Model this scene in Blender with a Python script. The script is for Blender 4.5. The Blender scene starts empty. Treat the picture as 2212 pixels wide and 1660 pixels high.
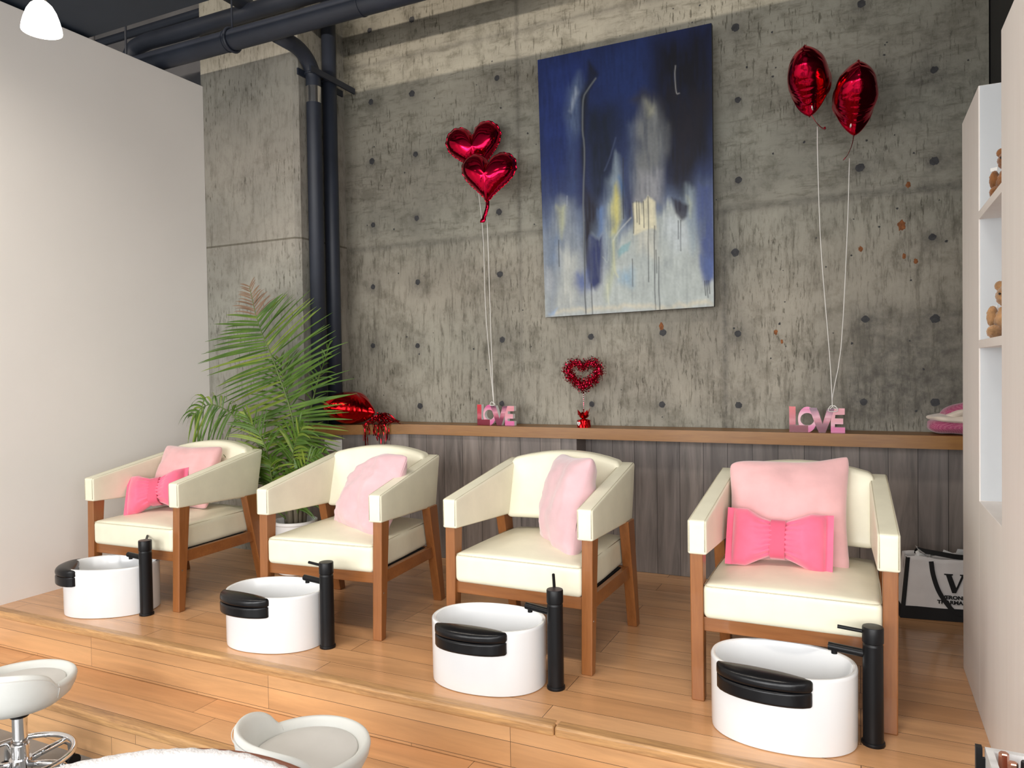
import bpy, bmesh, math, random
import numpy as np
from mathutils import Vector, Matrix, Euler, noise

S = bpy.context.scene
COL = S.collection
PI = math.pi
random.seed(7)

# ------------------------------------------------------------------ camera
F_PX, YAW, PIT, ROL = 1589.97, 0.440638784, 0.0202921809, 0.0149599011
CAM_Z = 1.15                                   # above the wooden platform (z = 0)
fw = Vector((-math.sin(YAW)*math.cos(PIT), math.cos(YAW)*math.cos(PIT), -math.sin(PIT)))
rt0 = Vector((math.cos(YAW), math.sin(YAW), 0)); dn0 = fw.cross(rt0)
c_, s_ = math.cos(ROL), math.sin(ROL)
rt = c_*rt0 + s_*dn0; dn = -s_*rt0 + c_*dn0
cam = bpy.data.objects.new('camera', bpy.data.cameras.new('camera'))
COL.objects.link(cam)
cam.data.sensor_width = 36; cam.data.lens = F_PX/2212*36; cam.data.clip_start = 0.05
mw = Matrix((( rt.x, -dn.x, -fw.x, 0), (rt.y, -dn.y, -fw.y, 0), (rt.z, -dn.z, -fw.z, CAM_Z), (0, 0, 0, 1)))
cam.matrix_world = mw
S.camera = cam

# ------------------------------------------------------------------ world, lights, exposure
S.view_settings.view_transform = 'Standard'; S.view_settings.look = 'None'
S.view_settings.exposure = -0.06; S.view_settings.gamma = 1; S.view_settings.use_curve_mapping = False
W = bpy.data.worlds.new('world'); S.world = W; W.use_nodes = True
W.node_tree.nodes['Background'].inputs[0].default_value = (0.93, 0.96, 1.0, 1)
W.node_tree.nodes['Background'].inputs[1].default_value = 0.5

R_ = math.radians
def area(name, loc, target, sx, sy, power, col=(1, 1, 1)):
    L = bpy.data.lights.new(name, 'AREA'); L.shape = 'RECTANGLE'; L.size = sx; L.size_y = sy
    L.energy = power; L.color = col
    o = bpy.data.objects.new(name, L); COL.objects.link(o); o.location = loc
    o.rotation_euler = (Vector(target)-Vector(loc)).to_track_quat('-Z', 'Y').to_euler()
    return o
# street windows behind the photographer, three bays
for i, x in enumerate((-3.6, -1.3, 1.0)):
    area('window_light', (x, -2.6, 1.25), (x-0.15, 4, 0.75), 1.9, 2.3, 58, (1.0, 0.97, 0.93))
    # skylight falling through the same bay, steeper than the view of the street
    area('sky_light', (x, -2.55, 1.45), (x, 4, -1.7), 1.9, 1.9, 25, (0.96, 0.98, 1.0)).data.spread = R_(88)
# fill light added out of view, brightens the left wall and right chair sides
area('side_fill_light', (2.15, -0.9, 1.45), (-4, 2.0, 1.3), 2.4, 2.2, 60, (1.0, 0.97, 0.94))
# long cove tube lying on top of the dropped ceiling
area('cove_light', (-2.2, 1.2, 3.70), (-2.2, 4.05, 3.15), 4.8, 0.05, 85, (1.0, 0.88, 0.74))
# recessed downlights in the dropped ceiling
for x, y in ((-3.3, 1.5), (-2.3, 1.5), (-1.3, 1.5), (-0.3, 1.5)):
    area('down_light', (x, y, 3.05), (x, y+0.6, 0), 0.5, 0.5, 13, (1.0, 0.92, 0.82)).data.spread = R_(130)

# ------------------------------------------------------------------ materials
def nt(name):
    m = bpy.data.materials.new(name); m.use_nodes = True
    n = m.node_tree.nodes; l = m.node_tree.links
    return m, n, l, n['Principled BSDF']
def setp(b, rough=0.5, metal=0.0, coat=0.0, sheen=0.0, spec=0.5):
    b.inputs['Roughness'].default_value = rough; b.inputs['Metallic'].default_value = metal
    b.inputs['Coat Weight'].default_value = coat; b.inputs['Sheen Weight'].default_value = sheen
    b.inputs['Specular IOR Level'].default_value = spec
def node(n, t, **kw):
    x = n.new(t)
    for k, v in kw.items(): setattr(x, k, v)
    return x
def ramp(n, stops):
    r = n.new('ShaderNodeValToRGB'); e = r.color_ramp.elements
    while len(e) > 1: e.remove(e[-1])
    e[0].position = stops[0][0]; e[0].color = (*stops[0][1], 1)
    for p, c in stops[1:]:
        q = e.new(p); q.color = (*c, 1)
    return r
def mapping(n, l, scale=(1, 1, 1), rot=(0, 0, 0), coord='Object'):
    tc = n.new('ShaderNodeTexCoord'); mp = n.new('ShaderNodeMapping')
    mp.inputs['Scale'].default_value = scale; mp.inputs['Rotation'].default_value = rot
    l.new(tc.outputs[coord], mp.inputs['Vector']); return mp
def noise_n(n, l, vec, scale, detail=4, rough=0.55, dist=0.0):
    x = n.new('ShaderNodeTexNoise'); x.inputs['Scale'].default_value = scale
    x.inputs['Detail'].default_value = detail; x.inputs['Roughness'].default_value = rough
    x.inputs['Distortion'].default_value = dist
    l.new(vec.outputs[0], x.inputs['Vector']); return x
def mix(n, l, mode, fac, a, b):
    x = n.new('ShaderNodeMix'); x.data_type = 'RGBA'; x.blend_type = mode
    for sock, v in ((x.inputs[0], fac), (x.inputs[6], a), (x.inputs[7], b)):
        if hasattr(v, 'is_output') or isinstance(v, bpy.types.NodeSocket): l.new(v, sock)
        elif isinstance(v, tuple): sock.default_value = (*v, 1) if len(v) == 3 else v
        else: sock.default_value = v
    return x
def bump(n, l, b, h, strength=0.3, dist=0.01):
    x = n.new('ShaderNodeBump'); x.inputs['Strength'].default_value = strength
    x.inputs['Distance'].default_value = dist
    l.new(h, x.inputs['Height']); l.new(x.outputs[0], b.inputs['Normal']); return x

def mat_soft(name, col, rough=0.5, metal=0, coat=0, sheen=0, var=0.06, nscale=6.0, bumps=0.0, bscale=120, spec=0.5, stretch=(1, 1, 1)):
    """plain colour broken up by a soft noise, with optional fine bump"""
    m, n, l, b = nt(name); setp(b, rough, metal, coat, sheen, spec)
    mp = mapping(n, l, stretch)
    nz = noise_n(n, l, mp, nscale, 4)
    d = tuple(c*(1-var*1.6) for c in col); u = tuple(min(1, c*(1+var)) for c in col)
    r = ramp(n, [(0.3, d), (0.7, u)]); l.new(nz.outputs[0], r.inputs[0]); l.new(r.outputs[0], b.inputs['Base Color'])
    if bumps:
        n2 = noise_n(n, l, mp, bscale, 3); bump(n, l, b, n2.outputs[0], bumps, 0.004)
    return m

def mat_wood(name, c1, c2, axis='x', rough=0.35, scale=14, coat=0.0, bumps=0.05):
    m, n, l, b = nt(name); setp(b, rough, 0, coat)
    sc = {'x': (0.07, 1, 1), 'y': (1, 0.07, 1), 'z': (1, 1, 0.07)}[axis]
    mp = mapping(n, l, sc)
    a = noise_n(n, l, mp, scale, 6, 0.6, 0.6); f = noise_n(n, l, mp, scale*7, 3, 0.6)
    mx = mix(n, l, 'MIX', 0.35, a.outputs[1], f.outputs[1])
    bw = n.new('ShaderNodeRGBToBW'); l.new(mx.outputs[2], bw.inputs[0])
    r = ramp(n, [(0.35, c1), (0.62, c2)]); l.new(bw.outputs[0], r.inputs[0]); l.new(r.outputs[0], b.inputs['Base Color'])
    bump(n, l, b, bw.outputs[0], bumps, 0.003)
    return m

def mat_planks(name, c1, c2, length, width, rough=0.3, vertical=False, gap=(0.05, 0.03, 0.02), coat=0.0, grain=0.35, mortar=0.0011, offs=0.37):
    m, n, l, b = nt(name); setp(b, rough, 0, coat)
    tc = n.new('ShaderNodeTexCoord'); sx = n.new('ShaderNodeSeparateXYZ'); l.new(tc.outputs['Object'], sx.inputs[0])
    cb = n.new('ShaderNodeCombineXYZ')
    if vertical == 'wall':      # planks run up the wall
        l.new(sx.outputs[2], cb.inputs[0]); l.new(sx.outputs[0], cb.inputs[1])
    elif vertical == 'riser':   # planks run along X on a vertical face
        l.new(sx.outputs[0], cb.inputs[0]); l.new(sx.outputs[2], cb.inputs[1])
    else:
        l.new(sx.outputs[0], cb.inputs[0]); l.new(sx.outputs[1], cb.inputs[1])
    br = n.new('ShaderNodeTexBrick'); l.new(cb.outputs[0], br.inputs['Vector'])
    br.offset = offs; br.offset_frequency = 3; br.squash = 1.25; br.squash_frequency = 4
    br.inputs['Scale'].default_value = 1; br.inputs['Brick Width'].default_value = length
    br.inputs['Row Height'].default_value = width; br.inputs['Mortar Size'].default_value = mortar
    br.inputs['Mortar Smooth'].default_value = 0.3; br.inputs['Bias'].default_value = 0
    br.inputs['Color1'].default_value = (*c1, 1); br.inputs['Color2'].default_value = (*c2, 1)
    br.inputs['Mortar'].default_value = (*gap, 1)
    mp = n.new('ShaderNodeMapping'); l.new(cb.outputs[0], mp.inputs['Vector']); mp.inputs['Scale'].default_value = (0.09, 1, 1)
    # every plank shifts the grain
    cm = n.new('ShaderNodeVectorMath'); cm.operation = 'MULTIPLY_ADD'
    l.new(br.outputs['Color'], cm.inputs[0]); cm.inputs[1].default_value = (37, 53, 91); l.new(mp.outputs[0], cm.inputs[2])
    g = n.new('ShaderNodeTexNoise'); g.inputs['Scale'].default_value = 16; g.inputs['Detail'].default_value = 6
    g.inputs['Roughness'].default_value = 0.62; g.inputs['Distortion'].default_value = 0.8; l.new(cm.outputs[0], g.inputs['Vector'])
    gr = ramp(n, [(0.32, (1-grain,)*3), (0.68, (1+grain*0.4,)*3)]); l.new(g.outputs[0], gr.inputs[0])
    cloud = n.new('ShaderNodeTexNoise'); cloud.inputs['Scale'].default_value = 3.5; cloud.inputs['Detail'].default_value = 2; l.new(cm.outputs[0], cloud.inputs['Vector'])
    cr = ramp(n, [(0.35, (0.9, 0.87, 0.84)), (0.65, (1.06, 1.05, 1.04))]); l.new(cloud.outputs[0], cr.inputs[0])
    mx = mix(n, l, 'MULTIPLY', 1.0, br.outputs['Color'], gr.outputs[0])
    mx2 = mix(n, l, 'MULTIPLY', 1.0, mx.outputs[2], cr.outputs[0])
    l.new(mx2.outputs[2], b.inputs['Base Color'])
    inv = n.new('ShaderNodeMath'); inv.operation = 'SUBTRACT'; inv.inputs[0].default_value = 1; l.new(br.outputs['Fac'], inv.inputs[1])
    bump(n, l, b, inv.outputs[0], 0.35, 0.001)
    return m

def mat_concrete(name, light, dark, strong=1.0, attr=True):
    m, n, l, b = nt(name); setp(b, 0.62, 0, 0, 0, 0.35)
    mp = mapping(n, l, (1, 1, 1)); mv = mapping(n, l, (1.0, 1.0, 0.16)); mh = mapping(n, l, (0.3, 1.0, 1.0))
    big = noise_n(n, l, mp, 1.1, 4, 0.6, 0.4); r1 = ramp(n, [(0.34, dark), (0.62, light)]); l.new(big.outputs[0], r1.inputs[0])
    mg = mapping(n, l, (0.22, 1.0, 1.0)); sv = noise_n(n, l, mv, 30, 9, 0.78, 0.35); sh = noise_n(n, l, mg, 30, 9, 0.76, 0.35)
    tz = n.new('ShaderNodeTexCoord'); xz = n.new('ShaderNodeSeparateXYZ'); l.new(tz.outputs['Object'], xz.inputs[0])
    gt = n.new('ShaderNodeMath'); gt.operation = 'GREATER_THAN'; l.new(xz.outputs[2], gt.inputs[0]); gt.inputs[1].default_value = 1.968 if attr else 9
    streak = mix(n, l, 'MIX', gt.outputs[0], sv.outputs[1], mix(n, l, 'MIX', 0.3, sh.outputs[1], (0.5, 0.5, 0.5)).outputs[2]); sb = n.new('ShaderNodeRGBToBW'); l.new(streak.outputs[2], sb.inputs[0])
    r2 = ramp(n, [(0.39, (0.42, 0.41, 0.38)), (0.45, (0.72, 0.71, 0.68)), (0.485, (1.0, 1.0, 1.0)), (0.66, (1.16, 1.16, 1.15))]); l.new(sb.outputs[0], r2.inputs[0])
    blot = noise_n(n, l, mp, 7, 7, 0.72, 0.2); r3 = ramp(n, [(0.36, (0.62, 0.61, 0.58)), (0.5, (1, 1, 1)), (0.72, (1.12, 1.12, 1.12))]); l.new(blot.outputs[0], r3.inputs[0])
    chip = noise_n(n, l, mv, 85, 5, 0.65, 0.2); r4 = ramp(n, [(0.37, (0.42, 0.41, 0.38)), (0.43, (1, 1, 1))]); l.new(chip.outputs[0], r4.inputs[0])
    mod = noise_n(n, l, mp, 2.3, 4, 0.6); rm = ramp(n, [(0.36, (0, 0, 0)), (0.58, (1, 1, 1))]); l.new(mod.outputs[0], rm.inputs[0])
    tint = noise_n(n, l, mh, 0.9, 2, 0.5); r5 = ramp(n, [(0.35, (0.95, 1.0, 0.985)), (0.65, (1.03, 0.99, 0.955))]); l.new(tint.outputs[0], r5.inputs[0])
    a = mix(n, l, 'MULTIPLY', 0.75*strong, r1.outputs[0], r2.outputs[0])
    a = mix(n, l, 'MULTIPLY', 0.8*strong, a.outputs[2], r3.outputs[0])
    a2 = mix(n, l, 'MULTIPLY', rm.outputs[0], a.outputs[2], r4.outputs[0])
    a = mix(n, l, 'MULTIPLY', 1.0, a2.outputs[2], r5.outputs[0])
    if attr:
        at = n.new('ShaderNodeAttribute'); at.attribute_name = 'stain_shade'
        wob = noise_n(n, l, mp, 18, 5, 0.7); wr = ramp(n, [(0.3, (0.35, 0.35, 0.35)), (0.65, (1, 1, 1))]); l.new(wob.outputs[0], wr.inputs[0])
        fx = n.new('ShaderNodeMath'); fx.operation = 'MULTIPLY'; l.new(at.outputs['Fac'], fx.inputs[0]); l.new(wr.outputs[0], fx.inputs[1])
        a = mix(n, l, 'MIX', fx.outputs[0], a.outputs[2], (0.075, 0.068, 0.058))
    if not attr:        # pour joint round the column
        ds = n.new('ShaderNodeMath'); ds.operation = 'COMPARE'; l.new(xz.outputs[2], ds.inputs[0]); ds.inputs[1].default_value = 1.985; ds.inputs[2].default_value = 0.006
        a = mix(n, l, 'MULTIPLY', ds.outputs[0], a.outputs[2], (0.5, 0.48, 0.44))
    l.new(a.outputs[2], b.inputs['Base Color'])
    bw = n.new('ShaderNodeRGBToBW'); l.new(r2.outputs[0], bw.inputs[0])
    bump(n, l, b, bw.outputs[0], 0.25, 0.004)
    return m

M = {}
M['concrete'] = mat_concrete('raw_concrete', (0.335, 0.318, 0.268), (0.24, 0.228, 0.192))
M['concrete_column'] = mat_concrete('column_concrete', (0.345, 0.332, 0.295), (0.25, 0.242, 0.217), 0.6, False)
M['hole'] = mat_soft('plugged_tie_hole', (0.045, 0.045, 0.048), 0.8, var=0.2, nscale=40)
M['rust'] = mat_soft('rust_stain', (0.22, 0.075, 0.02), 0.8, var=0.3, nscale=60)
M['white_wall'] = mat_soft('white_paint', (0.87, 0.84, 0.805), 0.75, var=0.015, nscale=1.5, bumps=0.03, bscale=250, spec=0.3)
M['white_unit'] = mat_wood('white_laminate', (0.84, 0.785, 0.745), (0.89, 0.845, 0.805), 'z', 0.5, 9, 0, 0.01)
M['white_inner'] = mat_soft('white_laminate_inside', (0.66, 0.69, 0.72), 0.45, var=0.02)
M['black_paint'] = mat_soft('black_paint', (0.012, 0.013, 0.016), 0.55, var=0.15)
M['dark_ceiling'] = mat_soft('dark_navy_ceiling', (0.014, 0.024, 0.042), 0.6, var=0.15, nscale=2)
M['deck'] = mat_soft('grey_ceiling_deck', (0.17, 0.17, 0.18), 0.8, var=0.15, nscale=2)
M['pipe'] = mat_soft('dark_painted_pipe', (0.021, 0.027, 0.043), 0.5, var=0.12, nscale=5)
M['floor_wood'] = mat_planks('maple_floor', (0.72, 0.41, 0.205), (0.63, 0.335, 0.155), 0.95, 0.128, 0.26, coat=0.2, grain=0.2)
M['riser_wood'] = mat_planks('maple_riser', (0.70, 0.41, 0.20), (0.60, 0.335, 0.155), 1.05, 0.084, 0.3, 'riser', coat=0.15, mortar=0.0009, grain=0.2)
M['nosing'] = mat_wood('oak_nosing', (0.25, 0.125, 0.055), (0.66, 0.38, 0.16), 'x', 0.4, 46)
M['concrete_floor'] = mat_soft('grey_floor', (0.22, 0.22, 0.215), 0.35, var=0.15, nscale=5)
M['panel'] = mat_planks('grey_wood_panel', (0.27, 0.235, 0.215), (0.195, 0.172, 0.163), 3.0, 0.127, 0.5, 'wall', (0.03, 0.025, 0.022), grain=0.5, mortar=0.0016, offs=0.0)
M['ledge'] = mat_wood('ledge_wood', (0.205, 0.082, 0.013), (0.325, 0.145, 0.027), 'x', 0.38, 22, 0.03)
M['walnut_leg'] = mat_wood('brown_chair_wood', (0.20, 0.068, 0.018), (0.32, 0.122, 0.036), 'z', 0.32, 18, 0.2)
M['walnut_rail'] = mat_wood('brown_rail_wood', (0.20, 0.068, 0.018), (0.32, 0.122, 0.036), 'x', 0.32, 18, 0.2)
M['cream'] = mat_soft('cream_leather', (0.80, 0.77, 0.605), 0.38, var=0.035, nscale=9, bumps=0.06, bscale=90)
M['cream_seam'] = mat_soft('cream_seam', (0.56, 0.51, 0.37), 0.6, var=0.08, nscale=200)
M['pink'] = mat_soft('pale_pink_velvet', (0.73, 0.41, 0.41), 0.8, sheen=0.6, var=0.06, nscale=10, bumps=0.12, bscale=60)
M['pink_cool'] = mat_soft('cool_pink_velvet', (0.66, 0.42, 0.45), 0.8, sheen=0.6, var=0.06, nscale=10, bumps=0.12, bscale=60)
M['hot_pink'] = mat_soft('hot_pink_velvet', (0.86, 0.135, 0.245), 0.75, sheen=0.6, var=0.10, nscale=9, bumps=0.1, bscale=60)
M['hot_pink_band'] = mat_soft('hot_pink_band', (0.66, 0.085, 0.165), 0.75, sheen=0.5, var=0.06, nscale=9)
M['tub'] = mat_soft('white_acrylic', (0.77, 0.78, 0.79), 0.16, var=0.01, coat=0.3)
M['black_metal'] = mat_soft('matte_black_metal', (0.006, 0.006, 0.007), 0.36, var=0.1, spec=0.25)
M['black_leather'] = mat_soft('black_vinyl', (0.006, 0.006, 0.007), 0.27, var=0.1, bumps=0.06, bscale=140, spec=0.3)
M['steel'] = mat_soft('silver_screw', (0.7, 0.7, 0.7), 0.25, 1, var=0.05)
M['chrome'] = mat_soft('chrome', (0.80, 0.80, 0.81), 0.07, 1, var=0.02)
M['stool'] = mat_soft('white_vinyl', (0.74, 0.75, 0.715), 0.4, var=0.03, bumps=0.04, bscale=120)
M['stool_top'] = mat_soft('white_vinyl_top', (0.70, 0.685, 0.655), 0.5, var=0.03, bumps=0.04, bscale=120)
M['foil'] = mat_soft('red_foil', (0.62, 0.006, 0.045), 0.13, 1, var=0.03)
M['foil_warm'] = mat_soft('bright_red_foil', (0.66, 0.008, 0.012), 0.16, 1, var=0.03)
M['foil_dark'] = mat_soft('dark_red_foil', (0.42, 0.006, 0.016), 0.2, 1, var=0.2, nscale=60)
M['tinsel_a'] = mat_soft('crimson_tinsel', (0.50, 0.012, 0.045), 0.2, 1, var=0.3, nscale=90)
M['string'] = mat_soft('white_ribbon', (0.78, 0.76, 0.72), 0.4, var=0.05)
M['white_plastic'] = mat_soft('white_plastic', (0.82, 0.82, 0.81), 0.4, var=0.02)
M['soil'] = mat_soft('dark_soil', (0.02, 0.015, 0.012), 0.9, var=0.4, nscale=60)
M['bag_white'] = mat_soft('white_canvas', (0.74, 0.71, 0.70), 0.8, var=0.04, nscale=12, bumps=0.1, bscale=300)
M['bag_black'] = mat_soft('black_canvas', (0.008, 0.008, 0.009), 0.8, var=0.2)
M['fur'] = mat_soft('brown_fur', (0.27, 0.105, 0.03), 0.95, sheen=0.4, var=0.3, nscale=30)
M['tan_fur'] = mat_soft('tan_fur', (0.42, 0.23, 0.10), 0.95, sheen=0.4, var=0.3, nscale=30)
M['boucle'] = mat_soft('white_boucle', (0.72, 0.68, 0.665), 0.95, sheen=0.5, var=0.08, nscale=70, bumps=0.7, bscale=160)
M['rim_brown'] = mat_soft('brown_rim', (0.30, 0.10, 0.055), 0.5, var=0.1)
M['grey_marble'] = mat_soft('white_grey_laminate', (0.72, 0.70, 0.68), 0.4, var=0.14, nscale=14, stretch=(0.3, 2, 1))
M['copper'] = mat_soft('copper_cap', (0.62, 0.30, 0.20), 0.22, 1, var=0.05)
M['towel_cream'] = mat_soft('cream_towel', (0.72, 0.62, 0.52), 0.9, sheen=0.4, var=0.06, bumps=0.3, bscale=200)

def mat_leaf(name, c1, c2):
    m, n, l, b = nt(name); setp(b, 0.42)
    mp = mapping(n, l); nz = noise_n(n, l, mp, 9, 3); r = ramp(n, [(0.3, c1), (0.7, c2)])
    l.new(nz.outputs[0], r.inputs[0]); l.new(r.outputs[0], b.inputs['Base Color'])
    tr = n.new('ShaderNodeBsdfTranslucent'); l.new(r.outputs[0], tr.inputs['Color'])
    ms = n.new('ShaderNodeMixShader'); ms.inputs[0].default_value = 0.25
    l.new(b.outputs[0], ms.inputs[1]); l.new(tr.outputs[0], ms.inputs[2]); l.new(ms.outputs[0], n['Material Output'].inputs[0])
    return m
M['leaf'] = mat_leaf('palm_green', (0.04, 0.105, 0.012), (0.115, 0.215, 0.025))
M['leaf_yellow'] = mat_leaf('palm_yellow_green', (0.13, 0.22, 0.024), (0.25, 0.32, 0.045))
M['leaf_dry'] = mat_leaf('palm_dry', (0.19, 0.11, 0.07), (0.29, 0.185, 0.115))
M['stem'] = mat_leaf('palm_stem', (0.10, 0.16, 0.04), (0.16, 0.22, 0.06))
M['trunk'] = mat_wood('palm_trunk', (0.06, 0.05, 0.035), (0.18, 0.15, 0.10), 'z', 0.8, 30)

def mat_bands(name, stops, scale=0.126):
    """painted wavy bands running across a letter"""
    m, n, l, b = nt(name); setp(b, 0.25, 0, 0.2)
    mp = mapping(n, l, (2, 1, 8)); nz = noise_n(n, l, mp, 6, 3)
    tc = n.new('ShaderNodeTexCoord'); sx = n.new('ShaderNodeSeparateXYZ'); l.new(tc.outputs['Object'], sx.inputs[0])
    a = n.new('ShaderNodeMath'); a.operation = 'DIVIDE'; l.new(sx.outputs[2], a.inputs[0]); a.inputs[1].default_value = scale
    o = n.new('ShaderNodeMath'); o.operation = 'MULTIPLY_ADD'; l.new(nz.outputs[0], o.inputs[0]); o.inputs[1].default_value = 0.34; o.inputs[2].default_value = -0.17
    s = n.new('ShaderNodeMath'); l.new(a.outputs[0], s.inputs[0]); l.new(o.outputs[0], s.inputs[1])
    r = ramp(n, stops); l.new(s.outputs[0], r.inputs[0]); l.new(r.outputs[0], b.inputs['Base Color'])
    return m
M['let_l'] = mat_bands('red_bands', [(0.0, (0.164, 0.004, 0.022)), (0.25, (0.197, 0.007, 0.029)), (0.3, (0.410, 0.041, 0.072)), (0.45, (0.508, 0.109, 0.144)), (0.6, (0.451, 0.034, 0.065)), (0.8, (0.508, 0.020, 0.036)), (1, (0.6, 0.02, 0.03))])
M['let_o'] = mat_bands('pink_bands', [(0.0, (0.590, 0.116, 0.302)), (0.2, (0.615, 0.150, 0.331)), (0.3, (0.672, 0.340, 0.418)), (0.6, (0.697, 0.381, 0.446)), (0.75, (0.656, 0.218, 0.360)), (0.9, (0.574, 0.082, 0.252)), (1, (0.7, 0.12, 0.35))])
M['let_v'] = mat_bands('plum_bands', [(0.0, (0.123, 0.014, 0.043)), (0.3, (0.197, 0.020, 0.058)), (0.45, (0.410, 0.088, 0.144)), (0.6, (0.615, 0.272, 0.338)), (0.72, (0.410, 0.136, 0.216)), (0.9, (0.131, 0.020, 0.065)), (1, (0.14, 0.02, 0.08))])
M['let_e'] = mat_bands('rose_bands', [(0.0, (0.615, 0.163, 0.346)), (0.17, (0.640, 0.122, 0.317)), (0.26, (0.689, 0.340, 0.432)), (0.5, (0.672, 0.286, 0.338)), (0.8, (0.656, 0.245, 0.288)), (1, (0.78, 0.3, 0.36))])

def mat_towel():
    m, n, l, b = nt('magenta_diamond_towel'); setp(b, 0.9, 0, 0, 0.4)
    mp = mapping(n, l, (1, 1, 1), (0.4, 0.3, PI/4)); ck = n.new('ShaderNodeTexChecker'); ck.inputs['Scale'].default_value = 210
    ck.inputs['Color1'].default_value = (0.33, 0.03, 0.12, 1); ck.inputs['Color2'].default_value = (0.47, 0.14, 0.22, 1)
    l.new(mp.outputs[0], ck.inputs['Vector']); l.new(ck.outputs[0], b.inputs['Base Color']); return m
M['towel_pink'] = mat_towel()

def mat_glow(name, col, s):
    m, n, l, b = nt(name); setp(b, 0.2)
    b.inputs['Base Color'].default_value = (0.95, 0.95, 0.93, 1)
    b.inputs['Emission Color'].default_value = (*col, 1); b.inputs['Emission Strength'].default_value = s
    return m
M['lamp_glass'] = mat_glow('lit_opal_glass', (1.0, 0.95, 0.86), 7.0)

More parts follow.
